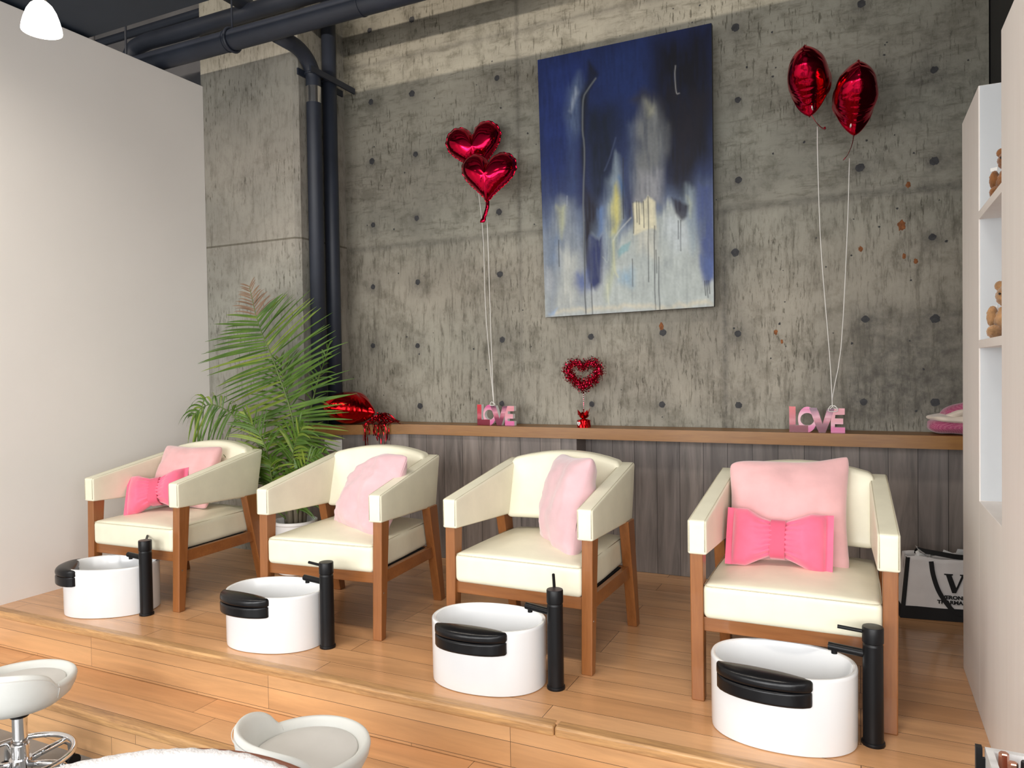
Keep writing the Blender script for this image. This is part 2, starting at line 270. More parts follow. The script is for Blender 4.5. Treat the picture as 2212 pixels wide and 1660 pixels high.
# ------------------------------------------------------------------ mesh builder
class MB:
    def __init__(s): s.v = []; s.f = []; s.mi = []; s.cur = 0
    def add(s, vs, fs):
        o = len(s.v); s.v += [tuple(v) for v in vs]
        for f in fs: s.f.append(tuple(i+o for i in f)); s.mi.append(s.cur)
    def box(s, lo, hi, mat=None):
        x0, y0, z0 = lo; x1, y1, z1 = hi
        vs = [(x0,y0,z0),(x1,y0,z0),(x1,y1,z0),(x0,y1,z0),(x0,y0,z1),(x1,y0,z1),(x1,y1,z1),(x0,y1,z1)]
        if mat is not None: vs = [mat @ Vector(v) for v in vs]
        s.add(vs, [(0,3,2,1),(4,5,6,7),(0,1,5,4),(1,2,6,5),(2,3,7,6),(3,0,4,7)])
    def hexa(s, b, t):
        """solid between two quads (bottom, top), each four points counter-clockwise from above"""
        s.add(list(b)+list(t), [(0,3,2,1),(4,5,6,7),(0,1,5,4),(1,2,6,5),(2,3,7,6),(3,0,4,7)])
    def prism(s, pts, fn, d0, d1):
        """2-D polygon extruded; fn(u,v,d) gives the point"""
        n = len(pts)
        vs = [fn(u, v, d0) for u, v in pts] + [fn(u, v, d1) for u, v in pts]
        s.add(vs, [tuple(range(n)), tuple(range(2*n-1, n-1, -1))]); c = s.cur
        s.cur = getattr(s, 'side', c)
        s.add(vs, [((i+1) % n, i, i+n, (i+1) % n+n) for i in range(n)]); s.cur = c
    def tube(s, pts, r, n=10, closed=False, cap=True):
        pts = [Vector(p) for p in pts]; m = len(pts)
        rs = r if isinstance(r, (list, tuple)) else [r]*m
        rings = []; up = None
        for i, p in enumerate(pts):
            if closed: t = pts[(i+1) % m]-pts[i-1]
            else: t = pts[min(i+1, m-1)]-pts[max(i-1, 0)]
            t.normalize()
            if up is None:
                up = Vector((0, 0, 1)) if abs(t.z) < 0.9 else Vector((1, 0, 0))
            a = up - t*up.dot(t)
            if a.length < 1e-5: a = t.orthogonal()
            a.normalize(); b = t.cross(a); up = a
            rings.append([p + (a*math.cos(2*PI*k/n)+b*math.sin(2*PI*k/n))*rs[i] for k in range(n)])
        vs = [q for ri in rings for q in ri]; fs = []
        for i in range(m if closed else m-1):
            j = (i+1) % m
            for k in range(n): fs.append((i*n+k, i*n+(k+1) % n, j*n+(k+1) % n, j*n+k))
        if cap and not closed:
            fs.append(tuple(range(n-1, -1, -1))); fs.append(tuple((m-1)*n+k for k in range(n)))
        s.add(vs, fs)
    def lathe(s, prof, c=(0, 0, 0), n=32, cap=True):
        vs = []; fs = []
        for r, z in prof:
            for k in range(n): vs.append((c[0]+r*math.cos(2*PI*k/n), c[1]+r*math.sin(2*PI*k/n), c[2]+z))
        for i in range(len(prof)-1):
            for k in range(n): fs.append((i*n+k, i*n+(k+1) % n, (i+1)*n+(k+1) % n, (i+1)*n+k))
        if cap: fs.append(tuple(range(n-1, -1, -1))); fs.append(tuple((len(prof)-1)*n+k for k in range(n)))
        s.add(vs, fs)
    def grid(s, fn, nu, nv, cu=False, cv=False):
        vs = [fn(i/(nu if cu else nu-1), j/(nv if cv else nv-1)) for i in range(nu) for j in range(nv)]; fs = []
        for i in range(nu if cu else nu-1):
            for j in range(nv if cv else nv-1):
                a, b = i, (i+1) % nu; c, d = j, (j+1) % nv
                fs.append((a*nv+c, b*nv+c, b*nv+d, a*nv+d))
        s.add(vs, fs)
    def rbox(s, size, r, fn=None, n=8):
        """box with rounded edges about the origin, then bent by fn(Vector, unit coords)"""
        h = Vector(size)/2; key = {}; vs = []; fs = []
        def cut(hh):      # denser samples near the edges so they stay round
            a = [-hh, -hh+r*0.12, -hh+r*0.35, -hh+r*0.65, -hh+r]
            mid = [(-hh+r)+(2*(hh-r))*k/n for k in range(1, n)]
            return a + mid + [-q for q in reversed(a)]
        C = [cut(h.x), cut(h.y), cut(h.z)]; N = len(C[0])
        def vid(i, j, k):
            q = (i, j, k)
            if q not in key:
                p = Vector((C[0][i], C[1][j], C[2][k]))
                inn = Vector(tuple(max(-(h[a]-r), min(h[a]-r, p[a])) for a in range(3)))
                d = p-inn
                if d.length > 1e-9: p = inn + d.normalized()*r
                u = Vector((p.x/h.x, p.y/h.y, p.z/h.z))
                key[q] = len(vs); vs.append(fn(p, u) if fn else p)
            return key[q]
        for a in range(N-1):
            for b in range(N-1):
                fs.append((vid(a,b,0), vid(a,b+1,0), vid(a+1,b+1,0), vid(a+1,b,0)))
                fs.append((vid(a,b,N-1), vid(a+1,b,N-1), vid(a+1,b+1,N-1), vid(a,b+1,N-1)))
                fs.append((vid(a,0,b), vid(a+1,0,b), vid(a+1,0,b+1), vid(a,0,b+1)))
                fs.append((vid(a,N-1,b), vid(a,N-1,b+1), vid(a+1,N-1,b+1), vid(a+1,N-1,b)))
                fs.append((vid(0,a,b), vid(0,a,b+1), vid(0,a+1,b+1), vid(0,a+1,b)))
                fs.append((vid(N-1,a,b), vid(N-1,a+1,b), vid(N-1,a+1,b+1), vid(N-1,a,b+1)))
        s.add(vs, fs)
    def build(s, name, mat, parent=None, smooth=False, bevel=0, seg=2, sub=0, weld=False):
        me = bpy.data.meshes.new(name); me.from_pydata(s.v, [], s.f)
        for x in (mat if isinstance(mat, (list, tuple)) else [mat]): me.materials.append(M[x] if isinstance(x, str) else x)
        if any(s.mi): me.polygons.foreach_set('material_index', s.mi)
        bm = bmesh.new(); bm.from_mesh(me)
        if weld: bmesh.ops.remove_doubles(bm, verts=bm.verts, dist=1e-5)
        bmesh.ops.recalc_face_normals(bm, faces=bm.faces); bm.to_mesh(me); bm.free()
        o = bpy.data.objects.new(name, me); COL.objects.link(o)
        if smooth or bevel: me.polygons.foreach_set('use_smooth', [True]*len(me.polygons))
        if bevel:
            b = o.modifiers.new('bevel', 'BEVEL'); b.width = bevel; b.segments = seg; b.limit_method = 'ANGLE'; b.angle_limit = 0.6; b.harden_normals = True
        elif smooth == 'angle':
            try: me.set_sharp_from_angle(angle=0.7)
            except Exception: pass
        if sub: q = o.modifiers.new('sub', 'SUBSURF'); q.levels = sub; q.render_levels = sub
        if parent: o.parent = parent
        me.update(); return o

def thing(name, label, cat, loc=(0, 0, 0), rz=0.0, group=None, rot=None):
    o = bpy.data.objects.new(name, None); COL.objects.link(o); o.empty_display_size = 0.1
    o.location = loc; o.rotation_euler = rot if rot else (0, 0, rz)
    return tag(o, label, cat, group)
def tag(o, label, cat, group=None):
    o['label'] = label; o['category'] = cat
    if group: o['group'] = group
    return o
def struct(o): o['kind'] = 'structure'; return o
def part_label(o, s): o['label'] = s; return o
def dup(root, loc, rz, label):
    r = root.copy(); COL.objects.link(r); r.location = loc; r.rotation_euler = (0, 0, rz); r['label'] = label
    for ch in list(root.children):
        c = ch.copy(); COL.objects.link(c); c.parent = r
        for g in list(ch.children):
            d = g.copy(); COL.objects.link(d); d.parent = c
    return r
def bez(pts, n):
    """smooth curve through points (Catmull-Rom)"""
    P = [Vector(p) for p in pts]; P = [2*P[0]-P[1]] + P + [2*P[-1]-P[-2]]; out = []
    m = len(P)-3
    for i in range(n):
        t = i/(n-1)*m; k = min(int(t), m-1); t -= k
        a, b, c, d = P[k:k+4]
        out.append(0.5*((2*b)+(c-a)*t+(2*a-5*b+4*c-d)*t*t+(3*b-a-3*c+d)*t**3))
    return out

# ================================================================== THE SETTING
b = MB(); b.box((-7.5, -3.2, -0.46), (2.2, 2.6, -0.36)); struct(b.build('floor', 'concrete_floor'))
# raised wooden platform with its middle step
b = MB(); b.box((-3.91, 2.19, -0.30), (0.56, 4.10, 0.0)); struct(b.build('floor_platform', 'floor_wood'))
b = MB(); b.box((-3.91, 2.172, -0.178), (0.56, 2.19, -0.03)); struct(b.build('trim_riser_upper', 'riser_wood'))
b = MB(); b.box((-3.91, 1.90, -0.30), (0.56, 2.185, -0.18)); struct(b.build('floor_step', 'floor_wood'))
b = MB(); b.box((-3.91, 1.882, -0.36), (0.56, 1.90, -0.21)); struct(b.build('trim_riser_lower', 'riser_wood'))
def nosing(name, y, z, x0, x1):
    b = MB(); b.box((x0, y, z-0.034), (x1, y+0.05, z+0.002)); struct(b.build(name, 'nosing', bevel=0.009, seg=3))
nosing('trim_nosing', 2.162, 0.0, -3.91, -0.892); nosing('trim_nosing', 2.162, 0.0, -0.889, 0.35)
nosing('trim_nosing', 1.872, -0.18, -3.91, 0.35)
# left partition: does not reach the roof
b = MB(); b.box((-4.03, -3.2, -0.36), (-3.91, 3.575, 3.048)); struct(b.build('wall_left', 'white_wall', bevel=0.003))
# dropped dark ceiling in front, bare deck above and behind it
b = MB(); b.box((-7.5, -3.2, 3.065), (2.2, 2.80, 3.26)); struct(b.build('ceiling', 'dark_ceiling'))
b = MB(); b.box((-7.5, -3.2, 4.3), (2.2, 4.4, 4.4)); struct(b.build('ceiling_deck', 'deck'))

# concrete back wall: fine grid that carries its stains and painted shade, with plugged tie holes and rust flecks
HOLES = [(-2.91, 3.4), (-2.58, 3.4), (-1.98, 2.92), (-2.59, 2.93), (-2.91, 2.93), (-2.91, 2.54), (-2.57, 2.54), (-2.91, 2.12), (-2.57, 2.13), (-1.98, 2.11), (-0.58, 2.93), (0.02, 2.92), (0.33, 2.54), (-0.57, 2.55), (-0.57, 2.13), (0.01, 2.12), (0.33, 2.11), (0.32, 1.75), (-0.59, 1.75), (-2.92, 1.71), (-2.57, 1.72), (-1.98, 1.73), (-2.93, 1.32), (-2.58, 1.31), (-1.97, 1.33), (-2.57, 0.92), (-1.98, 0.94), (-1.4, 1.33), (-0.98, 1.34), (-0.58, 1.32), (-1.4, 0.94), (-0.99, 0.94), (-0.58, 0.94), (0.03, 1.37), (0.33, 1.36), (0.02, 0.96), (0.33, 0.96)]
RUST = [(0.19, 1.82, .024), (0.01, 1.72, .013), (0.25, 1.64, .012), (0.2, 1.67, .011), (-0.39, 1.32, .012), (-0.99, 1.375, .018), (0.22, 2.01, .014), (-0.36, 1.27, .010)]
WY = 4.05
def wall_back():
    x0, x1, z0, z1, d = -3.20, 0.55, -0.05, 4.28, 0.02
    nx = int(round((x1-x0)/d))+1; nz = int(round((z1-z0)/d))+1
    X, Z = np.meshgrid(np.linspace(x0, x1, nx), np.linspace(z0, z1, nz), indexing='ij')
    st = np.zeros_like(X)
    def line_h(z, a, b_, w, k): return k*np.exp(-((Z-z)/w)**2)*((X > a) & (X < b_))
    def line_v(x, a, b_, w, k): return k*np.exp(-((X-x)/w)**2)*((Z > a) & (Z < b_))
    st += line_h(1.965, -3.2, -0.66, .016, .75)+line_h(1.985, -0.66, .56, .02, .7)+line_h(3.175, -3.2, .56, .018, .7)
    st += line_v(-1.845, 1.96, 4.3, .014, .75)+line_v(-1.845, 0.7, 1.96, .012, .35)+line_v(-0.645, 0.7, 1.98, .014, .75)+line_v(-0.80, .7, 1.5, .01, .35)+line_v(-3.05, 0.7, 4.3, .012, .3)+line_v(-1.02, .7, 1.45, .01, .2)
    st += line_h(1.38, -3.2, .56, .02, .12)+line_h(2.50, -3.2, .56, .02, .10)
    for hx, hz in HOLES:
        r2 = (X-hx)**2+(Z-hz+.01)**2; st += .5*np.exp(-r2/.035**2)+.28*np.exp(-r2/.09**2)
    # blotches: dirt and the shelf unit's shade painted in towards the right, watery patches under the mid joint
    st += .80*np.exp(-(((X-.35)/.45)**4+((Z-1.12)/.30)**4)) + .25*np.exp(-(((X-.4)/.5)**2+((Z-2.0)/.8)**2)) + .42*np.exp(-(((X-.05)/.32)**2+((Z-1.0)/.22)**2))
    st += .30*np.exp(-(((X+.72)/.07)**2+((Z-1.12)/.35)**2)) + .28*np.exp(-(((X+2.6)/.6)**2+((Z-2.3)/.35)**2))
    st += .38*np.exp(-(((X-.1)/.6)**2+((Z-2.45)/.5)**2)) + .25*np.exp(-(((X+2.9)/.25)**2+((Z-1.3)/.25)**2)) + .25*np.exp(-((X+3.18)/.06)**2)
    st += .22*np.exp(-(((X+.62)/.1)**2+((Z-1.55)/.4)**2))
    st = np.clip(st*.85, 0, .9)
    b = MB(); idx = lambda i, j: i*nz+j
    vs = np.stack([X.ravel(), np.full(X.size, WY), Z.ravel()], 1)
    b.v = [tuple(p) for p in vs.tolist()]
    b.f = [(idx(i, j), idx(i+1, j), idx(i+1, j+1), idx(i, j+1)) for i in range(nx-1) for j in range(nz-1)]; b.mi = [0]*len(b.f)
    b.box((x0, WY+.001, z0), (x1, WY+.2, z1))
    rnd = random.Random(3)
    def disc(cx, cz, r, mi, rough):
        b.cur = mi; n = 18; ang = [2*PI*k/n for k in range(n)]
        rr = [r*(1+rnd.uniform(-rough, rough)) for _ in ang]
        ring = [(cx+rr[k]*math.cos(a), WY-.0015, cz+rr[k]*math.sin(a)*(1.0 if mi == 1 else 1.5)) for k, a in enumerate(ang)]
        b.add([(cx, WY-.003, cz)]+ring, [(0, 1+k, 1+(k+1) % n) for k in range(n)]); b.cur = 0
    for hx, hz in HOLES: disc(hx, hz, rnd.uniform(.016, .021), 1, .12)
    for rx, rz, r in RUST: disc(rx, rz, r*.75, 2, .25)
    for _ in range(90):
        disc(rnd.uniform(-3.0, .5), rnd.uniform(.85, 3.1), rnd.uniform(.0025, .006), 1, .4)
    o = b.build('wall_back', ['concrete', 'hole', 'rust'])
    at = o.data.attributes.new('stain_shade', 'FLOAT', 'POINT'); a = np.zeros(len(o.data.vertices), dtype=np.float32); a[:X.size] = st.ravel()
    at.data.foreach_set('value', a); return struct(o)
wall_back()
b = MB(); b.box((-7.5, 4.02, -0.36), (-3.93, 4.2, 4.3)); struct(b.build('wall_beyond', 'deck'))
# concrete column in the left corner, chamfered edge
b = MB(); b.prism([(-3.93, 3.575), (-3.158, 3.575), (-3.13, 3.603), (-3.13, 4.06), (-3.93, 4.06)], lambda u, v, d: (u, v, d), -0.02, 4.29)
struct(b.build('wall_column', 'concrete_column'))
b = MB(); b.box((0.555, 2.0, -0.3), (0.66, 4.25, 4.29)); struct(b.build('wall_right', 'black_paint'))
# grey wood panelling below the ledge
b = MB(); b.prism([(-3.129, 3.602), (-2.545, 3.867), (-1.43, 3.867), (-1.43, 4.02), (0.553, 4.02), (0.553, 4.048), (-1.455, 4.048), (-1.455, 3.887), (-2.55, 3.887), (-3.129, 3.624)], lambda u, v, d: (u, v, d), 0.0, 0.757)
struct(b.build('wall_panelling', 'panel'))

# ledge
b = MB(); b.prism([(-3.122, 3.572), (-2.55, 3.838), (0.55, 3.838), (0.55, 4.046), (-2.985, 4.046), (-2.985, 3.672), (-3.10, 3.618)], lambda u, v, d: (u, v, d), 0.757, 0.818)
tag(b.build('ledge', 'ledge', bevel=0.003), 'long brown wooden ledge running along the concrete wall above the grey panelling', 'ledge')
b = MB(); b.box((-0.055, -0.004, -0.035), (0.055, 0.0, 0.035)); b.box((-0.018, -0.008, -0.026), (0.018, -0.004, -0.004)); b.box((-0.018, -0.008, 0.004), (0.018, -0.004, 0.026))
o = b.build('wall_outlet', 'white_plastic', bevel=0.002); o.location = (-2.97, 3.672, 0.69); o.rotation_euler = (0, 0, math.atan2(.265, .584))
tag(o, 'small white wall outlet plate on the grey panelling behind the palm', 'outlet')

# ------------------------------------------------------------------ white shelf unit on the right
XF = 0.35
t = thing('shelf_unit', 'tall white built-in shelf unit with open niches at the right edge', 'shelf', (0, 0, 0))
b = MB(); b.box((XF, 2.79, 0.0), (0.553, 3.20, 2.035)); b.build('far_panel', 'white_unit', t, bevel=0.002)
b = MB(); b.box((XF, 2.0, -0.36), (0.553, 2.165, 2.04)); b.box((XF, 2.165, 0.002), (0.553, 2.37, 2.04)); b.build('near_panel', 'white_unit', t)
b = MB(); b.box((XF, 2.37, 0.0), (0.553, 2.79, 0.70)); b.build('base_panel', 'white_unit', t, bevel=0.002)
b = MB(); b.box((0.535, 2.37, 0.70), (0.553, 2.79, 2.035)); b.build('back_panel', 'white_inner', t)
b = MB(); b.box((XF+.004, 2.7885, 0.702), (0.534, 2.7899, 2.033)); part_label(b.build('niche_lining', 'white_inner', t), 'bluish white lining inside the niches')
for z in (1.195, 1.608):
    b = MB(); b.box((XF, 2.37, z-.0), (0.535, 2.7885, z+.026)); b.build('shelf', 'white_unit', t, bevel=0.001)

# ------------------------------------------------------------------ pipes
def pipe(name, pts, r, label, n=20):
    b = MB(); b.tube(pts, r, n); return tag(b.build(name, 'pipe', smooth='angle'), label, 'pipe')
pz, py_ = 3.132, 3.30
t = thing('overhead_pipe', 'thick dark pipe running overhead along the concrete wall', 'pipe')
b = MB(); b.tube([(-6.5, py_, pz), (1.5, py_, pz)], 0.060, 24); b.build('pipe_run', 'pipe', t, smooth='angle')
for x in (-3.40, -2.42):
    b = MB(); b.tube([(x-.006, py_, pz), (x+.006, py_, pz)], 0.0635, 24); b.build('coupling', 'pipe', t, smooth='angle')
for x in (-3.36,):
    b = MB(); pts = [(x, py_+.068*math.sin(a), pz-.068*math.cos(a)) for a in [2*PI*k/24 for k in range(24)]]
    b.tube(pts, .008, 8, closed=True); b.tube([(x, py_, pz+.068), (x, py_, 4.29)], .006, 8); b.build('hanger', 'pipe', t, smooth=True)
b = MB(); pts = [(-3.078, 3.68, .02), (-3.078, 3.68, 2.98)]+[(-3.078, 3.68-.19*(1-math.cos(a)), 2.98+.15*math.sin(a)) for a in [PI/2*k/8 for k in range(1, 9)]]+[(-3.078, 3.36, 3.13)]
b.tube(pts, .046, 20); o = b.build('downpipe', 'pipe', smooth=True); tag(o, 'dark vertical pipe beside the column that elbows into the overhead pipe', 'pipe')
b = MB(); b.tube([(-3.078, 3.68, 2.83), (-3.078, 3.68, 2.93)], .0475, 20); part_label(b.build('foil_tape', 'steel', o), 'scuffed silver tape band')
b = MB(); b.tube([(-3.078, 3.835, .02), (-3.078, 3.835, 4.29)], .046, 20); tag(b.build('downpipe', 'pipe', smooth=True), 'straight dark vertical pipe in the corner, nearest the concrete back wall', 'pipe')
t = thing('pipe_bracket', 'black metal strut clamped across both vertical pipes on the column side', 'bracket', (-3.13, 3.79, 3.01))
b = MB(); b.box((0.001, -.20, -.02), (.012, .235, .02)); b.box((.099, -.20, -.018), (.112, .235, .018)); b.build('strut', 'pipe', t)
for y in (-.11, .045):
    b = MB(); pts = [(.052+.049*math.cos(a), y+.049*math.sin(a), 0) for a in [2*PI*k/20 for k in range(20)]]; b.tube(pts, .008, 6, closed=True); b.build('clamp', 'pipe', t, smooth=True)
pipe('upper_pipe', bez([(-4.52, 3.50, 2.95), (-4.52, 3.50, 3.2), (-4.50, 3.505, 3.34), (-4.38, 3.51, 3.40), (-3.9, 3.51, 3.40), (-1.5, 3.51, 3.40)], 40)[0:40], .052, 'dark pipe with an elbow above the white partition, behind the thick overhead pipe')
pipe('upper_pipe', [(-6.5, 3.72, 3.63), (-1.0, 3.72, 3.63)], .028, 'thin dark pipe highest up near the grey ceiling deck')
pipe('cross_pipe', [(-3.45, 2.82, 3.45), (-3.45, 4.0, 3.45)], .045, 'short dark pipe crossing above the column towards the wall')
t = thing('sprinkler_pipe', 'thin pale sprinkler drop pipe above the white partition', 'pipe', (-4.55, 3.25, 0))
b = MB(); b.tube([(0, 0, 2.9), (0, 0, 3.42)], .022, 12); b.build('drop', 'deck', t, smooth=True)
b = MB(); b.tube([(0, 0, 3.42), (0.0, 0.0, 3.47)], .034, 12); b.build('elbow', 'deck', t, smooth=True)
b = MB(); b.tube([(-4.22, 3.25, 2.9), (-4.22, 3.25, 4.28)], .007, 8); tag(b.build('hanger_rod', 'pipe'), 'thin dark hanger rod above the end of the white partition', 'rod')

# ------------------------------------------------------------------ pendant lamp
t = thing('pendant_lamp', 'lit white glass bell pendant lamp hanging near the white partition', 'lamp', (-2.645, 1.70, 2.385))
LS = .60
prof = [(r_*LS, z_*LS) for r_, z_ in ((.107, 0), (.108, .006), (.104, .035), (.094, .075), (.078, .12), (.058, .155), (.036, .175), (.028, .18))]
b = MB(); b.lathe(prof, (0, 0, 0), 40, cap=False); o = b.build('glass_shade', 'lamp_glass', t, smooth=True)
q = o.modifiers.new('wall', 'SOLIDIFY'); q.thickness = .004
b = MB(); b.lathe([(.018, .107), (.020, .122), (.014, .152), (.005, .160)], (0, 0, 0), 24); b.build('socket', 'chrome', t, smooth='angle')
b = MB(); b.tube([(0, 0, .155), (0, 0, .68)], .003, 8); b.build('cord', 'black_paint', t)
b = MB(); b.lathe([(.05, .662), (.05, .679)], (0, 0, 0), 24); b.build('ceiling_rose', 'chrome', t)
L = bpy.data.lights.new('pendant_bulb', 'POINT'); L.energy = 8; L.color = (1, .86, .68); L.shadow_soft_size = .04
o = bpy.data.objects.new('pendant_bulb', L); COL.objects.link(o); o.parent = t; o.location = (0, 0, -.03)

# ------------------------------------------------------------------ painting
def vnoise(u, v, fu, fv, seed):
    r = np.random.RandomState(seed); g = r.rand(int(fu)+3, int(fv)+3)
    a = u*fu; c = v*fv; i = a.astype(int); j = c.astype(int); p = a-i; q = c-j
    p = p*p*(3-2*p); q = q*q*(3-2*q)
    return (g[i, j]*(1-p)+g[i+1, j]*p)*(1-q)+(g[i, j+1]*(1-p)+g[i+1, j+1]*p)*q
def srgb(c): c = np.array(c)/255.; return np.where(c < .04045, c/12.92, ((c+.055)/1.055)**2.4)
PT_POLY = [([(0.698,0.043),(1.0,0.003),(1.001,0.44),(0.914,0.537),(0.859,0.624),(0.763,0.55),(0.703,0.345),(0.642,0.204)],(12,14,28),0.06,0.95), ([(0.371,0.026),(0.656,0.03),(0.684,0.222),(0.556,0.248),(0.333,0.222)],(17,42,100),0.07,0.9), ([(0.002,0.002),(0.287,0.007),(0.225,0.292),(0.1,0.491),(0.007,0.41)],(19,44,110),0.07,0.9), ([(0.79,0.221),(0.982,0.229),(0.915,0.432),(0.849,0.591),(0.785,0.552)],(27,25,38),0.05,0.8), ([(0.291,0.216),(0.471,0.251),(0.457,0.387),(0.377,0.551),(0.301,0.579),(0.276,0.368)],(16,28,48),0.05,0.9), ([(0.223,0.362),(0.276,0.368),(0.269,0.576),(0.226,0.58)],(24,36,84),0.03,0.8), ([(0.253,0.086),(0.283,0.146),(0.247,0.267),(0.203,0.318),(0.168,0.23),(0.198,0.135)],(78,98,134),0.03,0.9), ([(0.235,0.133),(0.251,0.156),(0.201,0.22),(0.19,0.211)],(150,165,185),0.012,0.75), ([(0.172,0.286),(0.224,0.306),(0.218,0.502),(0.179,0.533)],(50,70,118),0.03,0.8), ([(0.318,0.046),(0.374,0.102),(0.309,0.163),(0.277,0.312),(0.271,0.577),(0.304,0.913),(0.286,0.717),(0.254,0.366),(0.26,0.178),(0.31,0.115)],(20,24,34),0.012,0.9), ([(0.567,0.222),(0.642,0.207),(0.737,0.255),(0.772,0.352),(0.75,0.429),(0.704,0.318)],(48,50,64),0.03,0.9), ([(0.641,0.244),(0.694,0.263),(0.746,0.322),(0.745,0.402),(0.715,0.546),(0.698,0.598),(0.559,0.594),(0.562,0.465),(0.586,0.332)],(112,116,118),0.03,0.93), ([(0.652,0.245),(0.694,0.27),(0.693,0.29),(0.646,0.278)],(146,147,128),0.015,0.8), ([(0.549,0.321),(0.586,0.332),(0.565,0.567),(0.528,0.53)],(76,90,116),0.03,0.7), ([(0.593,0.482),(0.721,0.5),(0.73,0.614),(0.548,0.6)],(142,144,150),0.03,0.8), ([(0.007,0.682),(0.063,0.644),(0.12,0.549),(0.183,0.569),(0.222,0.712),(0.26,0.855),(0.256,0.994),(0.006,0.997)],(128,138,148),0.04,0.9), ([(0.039,0.685),(0.104,0.682),(0.11,0.81),(0.02,0.769)],(96,118,150),0.04,0.8), ([(0.102,0.739),(0.209,0.768),(0.225,0.923),(0.201,0.992),(0.06,0.985),(0.109,0.846)],(174,178,172),0.04,0.9), ([(0.097,0.576),(0.156,0.595),(0.148,0.658),(0.12,0.691)],(176,180,142),0.02,0.85), ([(0.019,0.79),(0.044,0.842),(0.031,0.898),(0.005,0.875)],(172,177,184),0.02,0.8), ([(0.271,0.507),(0.344,0.583),(0.33,0.686),(0.297,0.718),(0.308,0.892),(0.291,0.905),(0.254,0.715),(0.264,0.576)],(30,28,42),0.02,0.92), ([(0.344,0.59),(0.381,0.6),(0.373,0.689),(0.341,0.686)],(84,118,170),0.02,0.85), ([(0.207,0.838),(0.293,0.85),(0.301,0.92),(0.247,0.924),(0.205,0.887)],(74,94,150),0.03,0.9), ([(0.297,0.704),(0.373,0.709),(0.355,0.874),(0.325,0.914),(0.307,0.906),(0.288,0.822)],(38,50,98),0.012,0.95), ([(0.467,0.408),(0.486,0.492),(0.505,0.596),(0.482,0.663),(0.457,0.764),(0.403,0.794),(0.398,0.587),(0.411,0.492)],(130,148,160),0.025,0.9), ([(0.475,0.484),(0.509,0.528),(0.49,0.602)],(54,104,158),0.015,0.85), ([(0.454,0.503),(0.486,0.581),(0.484,0.642),(0.449,0.688),(0.414,0.685),(0.422,0.596)],(192,186,108),0.02,0.9), ([(0.451,0.516),(0.469,0.566),(0.454,0.578)],(220,208,92),0.01,0.85), ([(0.508,0.481),(0.556,0.6),(0.516,0.655),(0.492,0.595)],(34,42,84),0.02,0.85), ([(0.447,0.756),(0.546,0.661),(0.719,0.647),(0.762,0.617),(0.858,0.677),(0.911,0.747),(0.963,0.907),(1.0,1.0),(0.364,0.999),(0.39,0.862)],(166,175,172),0.022,0.95), ([(0.417,0.678),(0.448,0.694),(0.445,0.831),(0.398,0.959),(0.382,0.931),(0.403,0.794)],(172,180,150),0.02,0.75), ([(0.457,0.764),(0.541,0.737),(0.529,0.776),(0.467,0.793)],(124,162,168),0.006,0.85), ([(0.477,0.854),(0.552,0.851),(0.551,0.906),(0.476,0.895)],(128,162,186),0.03,0.8), ([(0.751,0.669),(0.858,0.684),(0.878,0.758),(0.802,0.786),(0.739,0.715)],(184,194,198),0.04,0.9), ([(0.578,0.704),(0.685,0.698),(0.683,0.812),(0.587,0.772)],(190,190,176),0.03,0.8), ([(0.556,0.594),(0.612,0.595),(0.645,0.577),(0.689,0.604),(0.688,0.698),(0.631,0.708),(0.559,0.713)],(210,204,172),0.005,0.95), ([(0.86,0.559),(0.902,0.582),(0.917,0.695),(0.911,0.747),(0.878,0.791),(0.858,0.69),(0.848,0.624)],(130,146,158),0.02,0.85), ([(0.865,0.599),(0.886,0.627),(0.88,0.679)],(174,182,160),0.012,0.8), ([(0.784,0.605),(0.872,0.632),(0.86,0.671),(0.831,0.683),(0.802,0.66)],(42,42,58),0.008,0.9), ([(0.924,0.564),(1.01,0.571),(1.006,0.903),(0.947,0.903),(0.921,0.839),(0.917,0.727)],(64,80,132),0.015,0.92), ([(0.916,0.793),(1.007,0.831),(1.006,0.906),(0.952,0.906)],(70,92,150),0.02,0.8), ([(0.039,0.983),(0.973,0.978),(1.005,0.995),(0.006,0.998)],(192,186,164),0.01,0.75), ([(0.017,0.976),(0.083,0.972),(0.06,0.994)],(138,166,204),0.012,0.8)]
